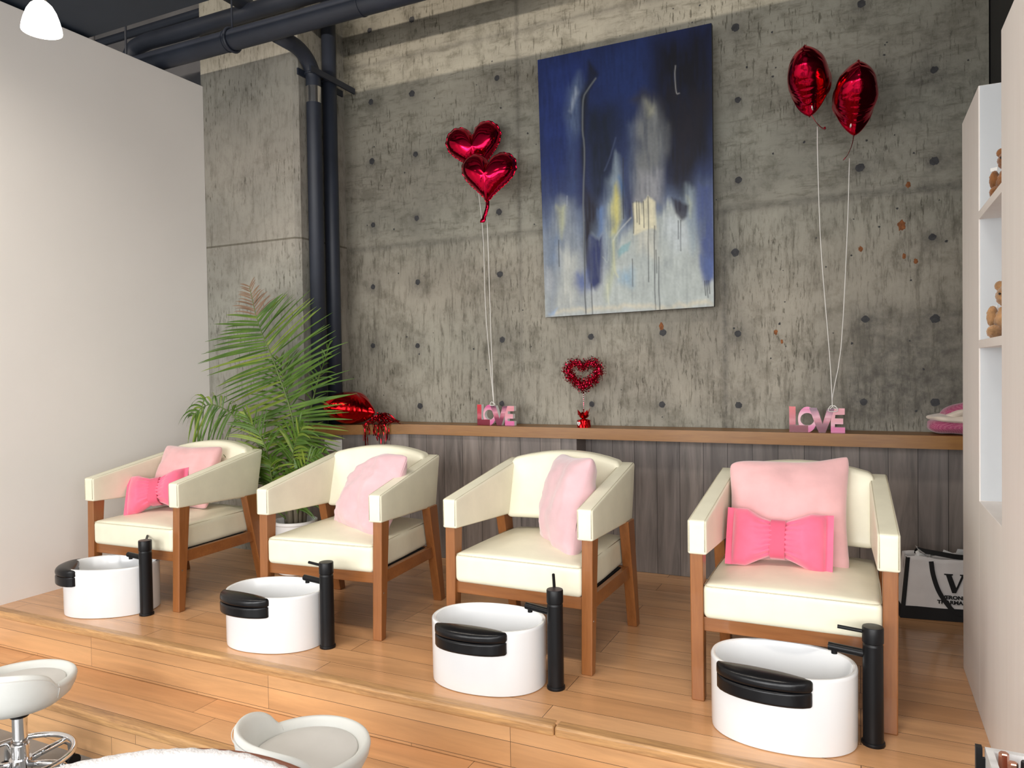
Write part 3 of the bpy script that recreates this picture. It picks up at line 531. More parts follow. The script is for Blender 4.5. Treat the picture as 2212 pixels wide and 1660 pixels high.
PT_LINE = [([(0.358,0.114),(0.306,0.152),(0.278,0.187),(0.27,0.298),(0.278,0.368),(0.264,0.576),(0.262,0.785),(0.26,0.991)],(112,118,122),0.0045,0.8), ([(0.562,0.594),(0.561,0.709)],(50,54,60),0.0028,0.85), ([(0.581,0.592),(0.582,0.67)],(50,54,60),0.0028,0.85), ([(0.594,0.593),(0.594,0.678)],(50,54,60),0.0028,0.85), ([(0.621,0.596),(0.621,0.693)],(50,54,60),0.0028,0.85), ([(0.648,0.581),(0.644,0.894)],(50,54,60),0.0028,0.85), ([(0.681,0.691),(0.677,0.999)],(50,54,60),0.0028,0.85), ([(0.689,0.779),(0.69,0.863)],(50,54,60),0.0028,0.85), ([(0.703,0.806),(0.701,1.0)],(50,54,60),0.0028,0.85), ([(0.826,0.681),(0.826,0.791)],(50,54,60),0.0028,0.85), ([(0.813,0.681),(0.814,0.747)],(50,54,60),0.0028,0.85), ([(0.103,0.704),(0.102,0.806)],(50,54,60),0.0028,0.85), ([(0.507,0.426),(0.503,0.651)],(50,54,60),0.0028,0.85), ([(0.54,0.619),(0.541,0.657)],(50,54,60),0.0028,0.85), ([(0.269,0.646),(0.26,0.998)],(50,54,60),0.0028,0.85), ([(0.303,0.885),(0.301,1.0)],(50,54,60),0.0028,0.85), ([(0.955,0.907),(0.957,0.959)],(50,54,60),0.0028,0.85), ([(0.966,0.907),(0.968,0.967)],(50,54,60),0.0028,0.85), ([(0.977,0.908),(0.979,0.953)],(50,54,60),0.0028,0.85), ([(0.551,0.804),(0.551,0.906)],(50,54,60),0.0028,0.85), ([(0.546,0.651),(0.492,0.684),(0.459,0.709),(0.442,0.728)],(206,210,204),0.004,0.8), ([(0.442,0.728),(0.445,0.831),(0.465,0.867)],(206,204,150),0.006,0.7), ([(0.811,0.124),(0.806,0.156),(0.812,0.22),(0.828,0.225)],(190,190,190),0.0028,0.8), ([(0.165,0.539),(0.162,0.576)],(170,180,196),0.003,0.8), ([(0.419,0.589),(0.409,0.795),(0.376,0.786)],(180,190,180),0.003,0.6), ([(0.468,0.347),(0.424,0.425),(0.396,0.463)],(70,84,120),0.004,0.6), ([(0.4,0.891),(0.404,0.966)],(214,212,180),0.005,0.6)]
def painting():
    nu, nv = 230, 346
    U, V = np.meshgrid(np.linspace(0, 1, nu), np.linspace(0, 1, nv), indexing='ij')     # V runs down the canvas
    n1 = vnoise(U, V, 7, 5, 1)-.5; n2 = vnoise(U, V, 26, 10, 2)-.5; n3 = vnoise(U, V, 90, 18, 3)-.5; n4 = vnoise(U, V, 16, 30, 4)-.5; n5 = vnoise(U, V, 110, 150, 5)-.5
    u0 = U+n1*.02+n2*.016+n3*.008; v0 = V+n2*.03+n1*.03+n3*.012
    C = np.zeros((nu, nv, 3)); stops = [(-.1, (14, 30, 80)), (.3, (24, 42, 88)), (.52, (46, 62, 108)), (.68, (112, 128, 152)), (.9, (164, 171, 172)), (1.1, (168, 174, 172))]
    for (a, ca), (b_, cb) in zip(stops, stops[1:]):
        k = np.clip((v0-a)/(b_-a), 0, 1)[..., None]; C = np.where((v0 >= a)[..., None], srgb(ca)*(1-k)+srgb(cb)*k, C)
    def seg(P0, P1, u, v):
        dx, dy = P1[0]-P0[0], P1[1]-P0[1]; dy *= 1.5; wx, wy = u-P0[0], (v-P0[1])*1.5
        h = np.clip((wx*dx+wy*dy)/(dx*dx+dy*dy+1e-9), 0, 1); return np.hypot(wx-dx*h, wy-dy*h)
    for P_, col, soft, k in PT_POLY:
        w = min(1, soft/.02); u = U+(u0-U)*(.25+.75*w); v = V+(v0-V)*(.25+.75*w)
        d = np.full(U.shape, 9.); ins = np.zeros(U.shape, bool)
        for (x0, y0), (x1, y1) in zip(P_, P_[1:]+P_[:1]):
            d = np.minimum(d, seg((x0, y0), (x1, y1), u, v))
            c = ((y0 > v) != (y1 > v)) & (u < (x1-x0)*(v-y0)/((y1-y0) or 1e-9)+x0); ins ^= c
        a = np.clip(.5+np.where(ins, d, -d)/(2*soft*1.35+.004), 0, 1); a = k*a*a*(3-2*a)*np.clip(1+n3*.5+n4*.25, 0, 1.12)
        a = np.clip(a, 0, 1)[..., None]; C = C*(1-a)+srgb(col)*a
    C *= (1+.20*n3+.12*n4+.14*n5+.14*n2)[..., None]
    for P_, col, wd, k in PT_LINE:
        if len(P_) > 2: P_ = [(q.x, q.y) for q in bez([(x, y, 0) for x, y in P_], 22)]
        if max(col) > 150: k *= .6
        d = np.full(U.shape, 9.); u = U+.006*(vnoise(V*0+.5, V, 2, 12, 9)-.5)
        for p, q in zip(P_, P_[1:]): d = np.minimum(d, seg(p, q, u, V))
        a = (k*np.exp(-(d/wd)**2))[..., None]; C = C*(1-a)+srgb(col)*a
    C = C*.86+.14*C.mean(2, keepdims=True)
    C = np.clip(C, 0.002, .9)
    t = thing('painting', 'large abstract painting in blue, black and cream hung on the concrete wall', 'painting')
    b = MB()
    tl, tr, bl, br = Vector((-1.671, 3.955, 2.934)), Vector((-.679, 3.915, 2.919)), Vector((-1.653, 3.975, 1.449)), Vector((-.683, 3.935, 1.462))
    def pt(a, c): return (tl*(1-a)+tr*a)*(1-c)+(bl*(1-a)+br*a)*c
    b.grid(pt, nu, nv); o = b.build('canvas', M['canvas'], t)
    ca = o.data.attributes.new('paint', 'FLOAT_COLOR', 'POINT'); ca.data.foreach_set('color', np.concatenate([C.reshape(-1, 3), np.ones((nu*nv, 1))], 1).astype(np.float32).ravel())
    b = MB(); d = Vector((0, .034, 0)); e = Vector((0, .0006, 0))
    b.hexa([bl+e, br+e, br+d, bl+d], [tl+e, tr+e, tr+d, tl+d]); b.build('stretcher', 'black_paint', t)
    for x in (-1.45, -.88):
        for z0 in (1.6, 2.7): b = MB(); b.box((x-.02, 3.975, z0), (x+.02, 4.048, z0+.06)); b.build('spacer', 'black_paint', t)
m, n, l, bb = nt('painted_canvas'); setp(bb, 0.55, 0, 0, 0, 0.3); at = n.new('ShaderNodeAttribute'); at.attribute_name = 'paint'; l.new(at.outputs['Color'], bb.inputs['Base Color'])
mp = mapping(n, l, (1, 1, .3)); nz = noise_n(n, l, mp, 60, 5); bump(n, l, bb, nz.outputs[0], .12, .003); M['canvas'] = m
painting()

# ================================================================== ARMCHAIRS
CHAIRS = [((-3.28, 2.482, 0), math.radians(2.0)), ((-2.156, 2.541, 0), math.radians(4.6)), ((-1.2195, 2.583, 0), math.radians(-1.0)), ((-0.212, 2.533, 0), 0.0)]
def lerp(a, b, t): return a+(b-a)*t
def make_chair(label):
    t = thing('armchair', label, 'chair', *CHAIRS[0], group='cream pedicure armchairs')
    # seat cushion
    def seat_fn(p, u):
        crown = .022*(1-u.x**2)*(1-u.y**2)*(1 if u.z > 0 else 0)*max(0, u.z)
        return Vector((p.x*(1-.03*max(0, u.y)), p.y+.292, p.z+.347+crown-(.006*u.x*u.x if u.z > .5 else 0)))
    b = MB(); b.rbox((.552, .575, .126), .022, seat_fn, 10); o = b.build('seat', 'cream', t, smooth=True)
    b = MB(); h = .2735
    b.tube([(-h+.002, .55, .4), (-h+.001, .025, .398), (-h+.01, .0075, .398), (-h+.03, .0045, .398), (h-.03, .0045, .398), (h-.01, .0075, .398), (h-.001, .025, .398), (h-.012, .55, .4)], .0016, 6); b.build('seam', 'cream_seam', o, smooth=True)
    # back cushion between the arms
    def back_fn(p, u):
        z = (u.z+1)/2; top = .735+.036*(1-u.x**2); zz = lerp(.468, top, z)
        yy = .485+(zz-.468)*.26+.030*(1-u.x**2)+p.y
        return Vector((p.x, yy, zz))
    b = MB(); b.rbox((.525, .085, .28), .024, back_fn, 10); b.build('backrest', 'cream', t, smooth=True)
    for s in (-1, 1):
        def arm_fn(p, u, s=s):
            v = (u.y+1)/2; w = (u.z+1)/2
            bot = lerp(.505, .478, v); top = lerp(.622, .728, min(1, v*1.02)); z = lerp(bot, top, w)
            y = lerp(0.0, lerp(.555, .605, w), v)
            return Vector((s*(.293-.018*v)+p.x, y, z))
        b = MB(); b.rbox((.065, .60, .18), .010, arm_fn, 10); o = b.build('armrest', 'cream', t, smooth=True)
        for e in (-1, 1):
            b = MB(); pts = []
            for v in (.006, .03, .2, .4, .6, .8, .985):
                top = lerp(.622, .728, min(1, v*1.02)); pts.append((s*(.293-.018*v)+e*.0265, v*.605, top-.0004))
            b.tube([(pts[0][0], -.0005, .515)]+[(pts[0][0], -.0002, .612)]+pts, .0012, 5); b.build('seam', 'cream_seam', o, smooth=True)
        # front leg leans a little forward, rear leg rakes back
        def leg(y0, y1, Y0, Y1, ztop, name):
            b = MB(); x0, x1 = (s*.276, s*.320); x0, x1 = min(x0, x1), max(x0, x1); i = s*-.004
            b.hexa([(x0+i, y0, 0), (x1+i, y0, 0), (x1+i, y1, 0), (x0+i, y1, 0)], [(x0, Y0, ztop), (x1, Y0, ztop), (x1, Y1, ztop), (x0, Y1, ztop)])
            o = b.build('leg', 'walnut_leg', t, bevel=.004, seg=2); return o
        o = leg(.000, .038, .012, .078, .515, 'front')
        def screw(o, y, z):
            b = MB(); xs = s*.3168; b.tube([(xs-s*.004, y, z), (xs+s*.0012, y, z)], .0045, 12); b.build('screw', 'steel', o)
        screw(o, .028, .27); screw(o, .023, .20)
        o = leg(.575, .622, .455, .540, .49, 'rear'); screw(o, .535, .30)
        b = MB(); x0, x1 = sorted((s*.281, s*.305)); b.box((x0, .04, .232), (x1, .555, .287)); b.build('side_rail', 'walnut_rail', t, bevel=.003)
    b = MB(); b.box((-.278, .022, .238), (.278, .044, .287)); b.build('front_rail', 'walnut_rail', t, bevel=.003)
    b = MB(); b.box((-.278, .50, .228), (.278, .522, .284)); b.build('rear_rail', 'walnut_rail', t, bevel=.003)
    b = MB(); b.box((-.27, .046, .255), (.27, .498, .283)); b.build('seat_board', 'black_paint', t)
    return t
chair = make_chair('cream leather armchair with brown wooden legs nearest the white partition, holding two pink cushions')
dup(chair, *CHAIRS[1], 'cream leather armchair in front of the palm, one pale pink cushion slumped on its arm')
dup(chair, *CHAIRS[2], 'cream leather armchair below the painting with one cool pink cushion standing on edge')
dup(chair, *CHAIRS[3], 'cream leather armchair nearest the white shelf unit, with a big pink cushion and bow cushion')

# ================================================================== CUSHIONS
def at_chair(i, p):
    (x, y, z), r = CHAIRS[i]; return Vector((x+p[0]*math.cos(r)-p[1]*math.sin(r), y+p[0]*math.sin(r)+p[1]*math.cos(r), p[2]))
def pillow_bm(w, h, th, seed, wr=.010, bend=0.0, sag=0.0, pinch=.09, n=44, fold=None):
    b = MB(); off = Vector((seed*7.3, seed*3.1, seed*1.7))
    def P(u, v, sgn):
        uu, vv = u*2-1, v*2-1
        # finer sampling at the border
        uu = math.sin(uu*PI/2); vv = math.sin(vv*PI/2)
        e = max(0, (1-abs(uu)**2.6))*max(0, (1-abs(vv)**2.6))
        t = th/2*e**.48
        x = w/2*uu*(1-pinch*(1-vv*vv)*abs(uu)**2); z = h/2*vv*(1-pinch*(1-uu*uu)*abs(vv)**2)
        q = Vector((x, sgn*.05, z))
        edge = (abs(uu)**6+abs(vv)**6)
        k = noise.noise(q*9+off)*wr + noise.noise(Vector((q.x*22, sgn, q.z*8))+off)*wr*.55 + noise.noise(Vector((q.x*10, sgn*3, q.z*34))+off)*wr*.4
        y = sgn*(t + k*min(1, e*3)) + noise.noise(q*6+off*2)*.012*edge
        cr = 1-.075*(abs(uu)*abs(vv))**7; x *= cr; z *= cr
        z -= sag*(1-vv)*.5*(1-uu*uu)
        if bend: y += bend*(vv*vv)*h*.5
        p = Vector((x, y, z))
        return fold(p, uu, vv) if fold else p
    b.grid(lambda u, v: P(u, v, -1), n, n); b.grid(lambda u, v: P(u, v, 1), n, n)
    return b
def place(o, loc, rx=0, ry=0, rz=0):
    """tilt back rx about x, roll ry in the cushion plane, then turn rz"""
    o.matrix_world = Matrix.Translation(loc) @ Matrix.Rotation(rz, 4, 'Z') @ Matrix.Rotation(rx, 4, 'X') @ Matrix.Rotation(ry, 4, 'Y')
    return o
R_ = math.radians
G = 'pale pink scatter cushions'
o = pillow_bm(.40, .36, .15, 1, .018, .05).build('cushion', 'pink', smooth=True, weld=True)
place(o, at_chair(0, (-.045, .395, .590)), R_(-22), R_(0), R_(6)); tag(o, 'pale pink velvet cushion behind the bow cushion on the armchair by the partition', 'cushion', G)
def fold2(p, u, v):   # the upper right corner stays up while the middle of the top edge slumps
    p.y += .05*(u*u)-.03*v*u; p.z -= .05*max(0, v)*max(0, 1-abs(u+.35)*1.6); return p
o = pillow_bm(.50, .42, .15, 2, .026, .06, fold=fold2).build('cushion', 'pink_cool', smooth=True, weld=True)
place(o, at_chair(1, (.052, .315, .582)), R_(-28), R_(-3), R_(-33)); tag(o, 'creased pale pink velvet cushion slumped against the right arm of the armchair before the palm', 'cushion', G)
o = pillow_bm(.44, .43, .17, 3, .014, .03).build('cushion', 'pink_cool', smooth=True, weld=True)
place(o, at_chair(2, (.088, .320, .578)), R_(-13), R_(-4), R_(-53)); tag(o, 'cool pink velvet cushion standing on edge in the armchair below the painting', 'cushion', G)
def fold4(p, u, v): p.y += .02*u*v; p.z += .028*max(0, v)*u*abs(u); return p
o = pillow_bm(.445, .43, .14, 4, .010, .05, fold=fold4).build('cushion', 'pink', smooth=True, weld=True)
place(o, at_chair(3, (-.035, .405, .592)), R_(-17), R_(1), R_(3)); tag(o, 'large smooth pale pink velvet cushion filling the armchair next to the shelf unit', 'cushion', G)

def bow(label, loc, rx, ry, rz, w=.365, h=.21, th=.13, seed=5):
    t = thing('bow_cushion', label, 'cushion', group='hot pink bow cushions')
    off = Vector((seed*2.1, seed*5.7, 0)); b = MB()
    def P(u, v, s):
        uu = math.sin((u*2-1)*PI/2); vv = math.sin((v*2-1)*PI/2); a = abs(uu)
        waist = .58+.42*min(1, (a/.6))**1.2 if a < .6 else 1.0
        flange = 1 if a < .86 else 0
        e = max(0, 1-abs(vv)**2.4)*max(0, 1-(a/.87)**4) if a < .87 else 0
        t_ = th/2*(e**.5)*(.42+.58*min(1, a/.45)) + (.004*max(0, 1-abs(vv)**8))
        x = w/2*uu; z = h/2*vv*waist*(1-.05*(1-uu*uu))
        gather = math.exp(-((a-.17)/.2)**2)*.009*math.sin(vv*24+noise.noise(Vector((x*20, seed, 0)))*2.5)
        k = noise.noise(Vector((x*11, s*.4, z*11))+off)*.008*min(1, e*3)
        return Vector((x, s*(t_+k+gather*min(1, e*3)), z+.006*noise.noise(Vector((x*14, 3, z*6))+off)))
    b.grid(lambda u, v: P(u, v, -1), 72, 36); b.grid(lambda u, v: P(u, v, 1), 72, 36); b.build('pad', 'hot_pink', t, smooth=True, weld=True)
    b = MB(); n = 28; r = [(math.copysign(abs(math.cos(a))**.6, math.cos(a))*.046, math.copysign(abs(math.sin(a))**.6, math.sin(a))*h*.335) for a in [2*PI*k/n for k in range(n)]]
    vs = []
    for x in (-.026, -.024, .024, .026):
        g = 1 if abs(x) < .025 else .93
        vs += [(x, y*g, z*g) for y, z in r]
    b.add(vs, [(i*n+k, i*n+(k+1) % n, (i+1)*n+(k+1) % n, (i+1)*n+k) for i in range(3) for k in range(n)]); b.build('band', 'hot_pink_band', t, smooth='angle')
    return place(t, loc, rx, ry, rz)
bow('hot pink velvet bow cushion lying askew on the armchair by the partition', at_chair(0, (-.085, .235, .528)), R_(-30), R_(-10), R_(20), .33, .22)
bow('hot pink velvet bow cushion in front of the large cushion beside the shelf unit', at_chair(3, (-.055, .275, .518)), R_(-18), R_(1), R_(0), seed=9)

# ================================================================== FOOT TUBS AND FAUCETS
TUBS = [((-3.331, 2.416, 0), .483, 197), ((-2.267, 2.405, 0), .208, 248), ((-1.252, 2.420, 0), .075, 266), ((-0.223, 2.434, 0), .013, 258)]
def oval(a, bx, n, m=2.2): return [(math.copysign(abs(math.cos(t))**(2/m), math.cos(t))*a, math.copysign(abs(math.sin(t))**(2/m), math.sin(t))*bx) for t in [2*PI*k/n for k in range(n)]]
def make_tub(label, loc, rz, pad_at):
    t = thing('foot_tub', label, 'tub', loc, rz, group='white pedicure foot tubs')
    n = 72; A, B = .217, .159
    rings = [(A-.006, B-.006, 0), (A-.002, B-.002, .003), (A-.001, B-.001, .02), (A, B, .220), (A, B, .226), (A-.003, B-.003, .230), (A-.009, B-.009, .231), (A-.014, B-.014, .228), (A-.016, B-.016, .222), (A-.024, B-.024, .12), (A-.04, B-.04, .05), (A-.08, B-.08, .032), (.02, .015, .03)]
    b = MB(); vs = []
    for a, c, z in rings: vs += [(x, y, z) for x, y in oval(a, c, n)]
    fs = [(i*n+k, i*n+(k+1) % n, (i+1)*n+(k+1) % n, (i+1)*n+k) for i in range(len(rings)-1) for k in range(n)]
    fs += [tuple(range(n-1, -1, -1)), tuple((len(rings)-1)*n+k for k in range(n))]
    b.add(vs, fs); b.build('basin', 'tub', t, smooth='angle')
    b = MB(); b.lathe([(.018, .031), (.018, .034), (.010, .035)], (.0, .0, 0), 20); b.build('drain', 'black_metal', t)
    # footrest pad curves round the front rim: a base and a rounder cap on it
    def E(a): c, q = math.cos(a), math.sin(a); return Vector((math.copysign(abs(c)**(2/2.2), c)*A, math.copysign(abs(q)**(2/2.2), q)*B, 0))
    def along(l):      # rim angle at arc length l from the middle of the pad
        a = R_(pad_at); st = math.copysign(.002, l); acc = 0; p = E(a)
        while acc < abs(l): a += st*3; q = E(a); acc += (q-p).length; p = q
        return a
    def nrm_(a): d = E(a+.01)-E(a-.01); return Vector((d.y, -d.x, 0)).normalized()
    N0 = nrm_(R_(pad_at)); c0 = E(R_(pad_at)).dot(N0)
    def pad(z0, z1, L, rr, name, crown):
        def fn(p, u):
            a = along(u.x*L); R = E(a); Nn = nrm_(a); k = max(0, 1-abs(u.x)**2.7)**.5
            front = R+(Nn*.7+N0*.3).normalized()*.032*k; back = R-N0*lerp(.004, max(.006, R.dot(N0)-c0+.062), k)
            q = lerp(front, back, (u.y+1)/2)
            z = lerp(z0, z1, (u.z+1)/2) + (crown*(1-u.y*u.y)*(.3+.7*(1-u.x*u.x)) if u.z > 0 else 0)
            return Vector((q.x, q.y, z))
        b = MB(); b.rbox((.28, .09, z1-z0), rr, fn, 14); return b.build(name, 'black_leather', t, smooth=True)
    o = pad(.152, .196, .146, .008, 'footrest', 0)
    q = pad(.1965, .224, .148, .011, 'cap', .014); q.parent = o
    return t
make_tub('white oval foot tub with black footrest pad, closest to the white partition', *TUBS[0])
make_tub('white oval foot tub before the armchair that stands in front of the palm', *TUBS[1])
make_tub('white oval foot tub before the armchair below the painting', *TUBS[2])
make_tub('white oval foot tub nearest the shelf unit, largest in view', *TUBS[3])

def faucet(label, loc, sp_rz, lever_rz, lever_up):
    t = thing('faucet', label, 'faucet', loc, 0, 'black floor standing tub faucets')
    b = MB(); b.lathe([(.0325, 0), (.0335, .003), (.0325, .010), (.029, .012), (.0285, .3), (.0285, .303), (.027, .305), (.027, .309), (.0295, .311)], (0, 0, 0), 32); b.build('column', 'black_metal', t, smooth='angle')
    b = MB(); b.lathe([(.0298, .3112), (.030, .313), (.030, .355), (.0285, .358), (.006, .3585), (0.0001, .3585)], (0, 0, 0), 32); b.build('cap', 'black_metal', t, smooth='angle')
    d = Vector((math.cos(sp_rz), math.sin(sp_rz), 0))
    b = MB(); b.tube([d*.02+Vector((0, 0, .272)), d*.125+Vector((0, 0, .277))], .0125, 20); b.tube([d*.108+Vector((0, 0, .268)), d*.108+Vector((0, 0, .256))], .009, 16); b.build('spout', 'black_metal', t, smooth='angle')
    e = Vector((math.cos(lever_rz)*math.cos(lever_up), math.sin(lever_rz)*math.cos(lever_up), math.sin(lever_up)))
    b = MB(); b.tube([e*.026+Vector((0, 0, .338)), e*.098+Vector((0, 0, .338))], .0058, 14); b.build('lever', 'black_metal', t, smooth='angle')
    return t
faucet('black floor faucet at the tub by the white partition', (-3.092, 2.416, 0), R_(178), R_(135), R_(12))
faucet('black floor faucet with level lever beside the tub before the palm chair', (-2.013, 2.426, 0), R_(176), R_(176), R_(4))
faucet('black floor faucet with raised lever beside the tub below the painting', (-.991, 2.435, 0), R_(170), R_(115), R_(30))
faucet('black floor faucet nearest the shelf unit with lever above spout', (.034, 2.451, 0), R_(174), R_(176), R_(3))

# ================================================================== FOIL BALLOONS
def heart_r(a):
    """outline radius of a heart about its middle; a = 0 is +x, tip at -pi/2"""
    pts = heart_r.tab; k = (a % (2*PI))/(2*PI)*len(pts); i = int(k) % len(pts); f = k-int(k)
    return pts[i]*(1-f)+pts[(i+1) % len(pts)]*f
def _tab():
    th = np.linspace(0, 2*PI, 4000); x = 16*np.sin(th)**3; y = 13*np.cos(th)-5*np.cos(2*th)-2*np.cos(3*th)-np.cos(4*th)+1.5
    a = np.arctan2(y, x) % (2*PI); r = np.hypot(x, y)/16.0
    s = np.argsort(a); q = np.linspace(0, 2*PI, 720, endpoint=False)
    r = np.interp(q, a[s], r[s], period=2*PI)
    k = np.ones(15)/15; r = np.convolve(np.concatenate([r[-7:], r, r[:7]]), k, 'valid'); return r
heart_r.tab = _tab()
def heart_balloon(name, label, w, th, mat, seed, mtx, tail=None, group=None, tag_at=None):
    t = thing(name, label, 'balloon', group=group); b = MB(); H = w/2; off = Vector((seed*3.3, seed, 0))
    NR, NA = 26, 160
    def P(i, j, s):
        a = j/NA*2*PI; q = math.sin(i/(NR-1)*PI/2); r = heart_r(a)*H
        ripple = math.sin(a*23+seed)+.6*math.sin(a*41+seed*2)
        puck = max(0, (q-.55)/.45)**1.5
        t_ = th/2*max(0, 1-q**2.6)**.62
        cleft = math.exp(-((a-PI/2)/.33)**2)*.55*q
        t_ *= (1-cleft)*(1-.38*q*math.exp(-((a-1.5*PI)/.6)**2))
        t_ *= 1-.16*puck*max(0, ripple)*.6
        rr = q*r*(1+.010*ripple*puck)
        k = noise.noise(Vector((rr*math.cos(a)*14, s, rr*math.sin(a)*14))+off)*.0035*(1-q**6)
        return Vector((rr*math.cos(a), s*(t_+k), rr*math.sin(a)))
    for s in (-1, 1):
        vs = [P(i, j, s) for i in range(NR) for j in range(NA)]
        b.add(vs, [(i*NA+j, i*NA+(j+1) % NA, (i+1)*NA+(j+1) % NA, (i+1)*NA+j) for i in range(NR-1) for j in range(NA)])
    b.build('envelope', mat, t, smooth=True, weld=True)
    b = MB()     # flat heat-sealed hem
    vs = []
    for k in (.985, 1.035):
        for j in range(NA):
            a = j/NA*2*PI; r = heart_r(a)*H*k*(1+.012*(math.sin(a*23+seed)+.6*math.sin(a*41+seed*2))); vs.append((r*math.cos(a), .0025*math.sin(a*31), r*math.sin(a)))
    b.add(vs, [(j, (j+1) % NA, NA+(j+1) % NA, NA+j) for j in range(NA)]); o = b.build('seam', mat, t, smooth=True)
    q = o.modifiers.new('thick', 'SOLIDIFY'); q.thickness = .0012
    if tail:
        b = MB(); pts = bez(tail, 10); n = len(pts); vs = []
        for i, p in enumerate(pts):
            ww = (.011 if i < n-3 else .016)*(1 if i < n-1 else .8); vs += [p+Vector((-ww, 0, 0)), p+Vector((ww, 0, 0))]
        b.add(vs, [(2*i, 2*i+1, 2*i+3, 2*i+2) for i in range(n-1)]); o = b.build('tail', mat, t, smooth=True)
        q = o.modifiers.new('thick', 'SOLIDIFY'); q.thickness = .002
    if tag_at:
        b = MB(); x, y, z = tag_at; b.hexa([(x-.012, y-.002, z-.006), (x+.012, y-.002, z-.006), (x+.012, y+.002, z-.006), (x-.012, y+.002, z-.006)], [(x-.012, y-.002, z+.006), (x+.012, y-.002, z+.006), (x+.012, y+.002, z+.006), (x-.012, y+.002, z+.006)])
        part_label(b.build('label_tag', 'white_plastic', t), 'small white printed tag')
    t.matrix_world = mtx; return t
def mt(loc, rz=0, rx=0, ry=0): return Matrix.Translation(loc) @ Matrix.Rotation(rz, 4, 'Z') @ Matrix.Rotation(rx, 4, 'X') @ Matrix.Rotation(ry, 4, 'Y')
def ribbon(t, pts, r=.0021):
    inv = t.matrix_world.inverted(); b = MB(); q = bez(pts, 30)
    b.tube([inv @ p for p in q], r, 6); part_label(b.build('string', 'string', t, smooth=True), 'white curling ribbon string')
GB = 'red foil heart balloons on ribbons'
def loops(c, n, r): return [Vector(c)+Vector((r*math.cos(k*1.9)*(1+.3*math.sin(k)), -.004-.002*k, r*.8*math.sin(k*1.9))) for k in range(n)]
t = heart_balloon('heart_balloon', 'upper red foil heart balloon left of the painting, behind the other', .335, .15, 'foil', 1, mt((-2.075, 3.93, 2.475), R_(14), R_(4), R_(-9)), group=GB)
ribbon(t, [(-2.06, 3.93, 2.25), (-2.03, 3.93, 1.95), (-2.02, 3.93, 1.5), (-1.985, 3.92, 1.10), (-1.968, 3.915, .945)])
t = heart_balloon('heart_balloon', 'lower red foil heart balloon left of the painting, in front, tail hanging', .325, .155, 'foil', 2, mt((-1.912, 3.78, 2.25), R_(8), R_(-2), R_(3)), tail=[(.0, -.0, -.125), (.004, -.008, -.175), (-.012, -.012, -.235), (-.022, -.012, -.262)], group=GB)
ribbon(t, [(-1.93, 3.79, 2.02), (-1.945, 3.83, 1.80), (-1.965, 3.88, 1.5), (-1.97, 3.905, 1.15), (-1.966, 3.912, .945)]+loops((-1.966, 3.90, .945), 5, .016))
t = heart_balloon('heart_balloon', 'left edge-on red foil heart balloon at the upper right of the wall', .34, .185, 'foil', 3, mt((-.202, 3.74, 2.458), R_(84), R_(0), R_(3)), tail=[(.0, .0, -.13), (.01, -.03, -.185), (-.015, -.062, -.225), (-.03, -.075, -.225)], group=GB, tag_at=(-.062, -.022, -.135))
ribbon(t, [(-.17, 3.74, 2.26), (-.17, 3.76, 2.1), (-.16, 3.80, 1.7), (-.128, 3.86, 1.2), (-.118, 3.885, .965), (-.118, 3.885, .945)])
t = heart_balloon('heart_balloon', 'right edge-on red foil heart balloon at the upper right, hanging lower', .345, .185, 'foil', 4, mt((-.012, 3.72, 2.343), R_(98), R_(0), R_(-2)), tail=[(.0, .0, -.13), (-.01, .01, -.19), (-.02, .03, -.24), (-.03, .05, -.265)], group=GB, tag_at=(-.07, .026, -.125))
ribbon(t, [(-.035, 3.76, 2.1), (-.045, 3.80, 1.8), (-.075, 3.86, 1.25), (-.112, 3.885, 1.02), (-.117, 3.885, .945)]+loops((-.112, 3.875, .935), 6, .022))
# deflated heart balloon lying on the ledge, point to the right, with tinsel fringe
t = heart_balloon('fringed_balloon', 'bright red foil balloon with tinsel fringe lying on the left end of the ledge', .36, .20, 'foil_warm', 6, Matrix.Identity(4))
t.matrix_world = Matrix.Translation((-2.862, 3.745, .920)) @ Matrix.Rotation(R_(10), 4, 'Y') @ Matrix(((0, 0, -1, 0), (-1, 0, 0, 0), (0, 1, 0, 0), (0, 0, 0, 1)))
inv = t.matrix_world.inverted(); rnd = random.Random(11); b = MB()
def strip(pts, w):
    q = [inv @ p for p in bez(pts, 14)]; vs = []
    side = Vector((rnd.uniform(-1, 1), rnd.uniform(-.4, .4), rnd.uniform(-.5, .5))).normalized()*w
    for i, p in enumerate(q):
        s2 = side.copy(); s2.rotate(Euler((0, 0, i*rnd.uniform(-.1, .12)))); s2 = inv.to_3x3() @ s2; vs += [p-s2, p+s2]
    b.add(vs, [(2*i, 2*i+1, 2*i+3, 2*i+2) for i in range(len(q)-1)])
for k in range(34):      # hanging over the front of the ledge
    x = -2.80+.185*rnd.random()**.8; zt = rnd.uniform(.85, .87); ze = rnd.choice((.80, .78, .75, .72, .69, .665))
    yf = 3.838-.465*(-2.55-x)-.010
    strip([(-2.70+rnd.uniform(-.05, .03), 3.76, .868), (x, yf+.05+rnd.uniform(-.02, .02), zt-.02), (x, yf-.004, .822), (x+rnd.uniform(-.01, .01), yf-.008, lerp(.82, ze, .5)), (x+rnd.uniform(-.015, .015), yf-rnd.uniform(0, .012), ze)], rnd.uniform(.0022, .0042))
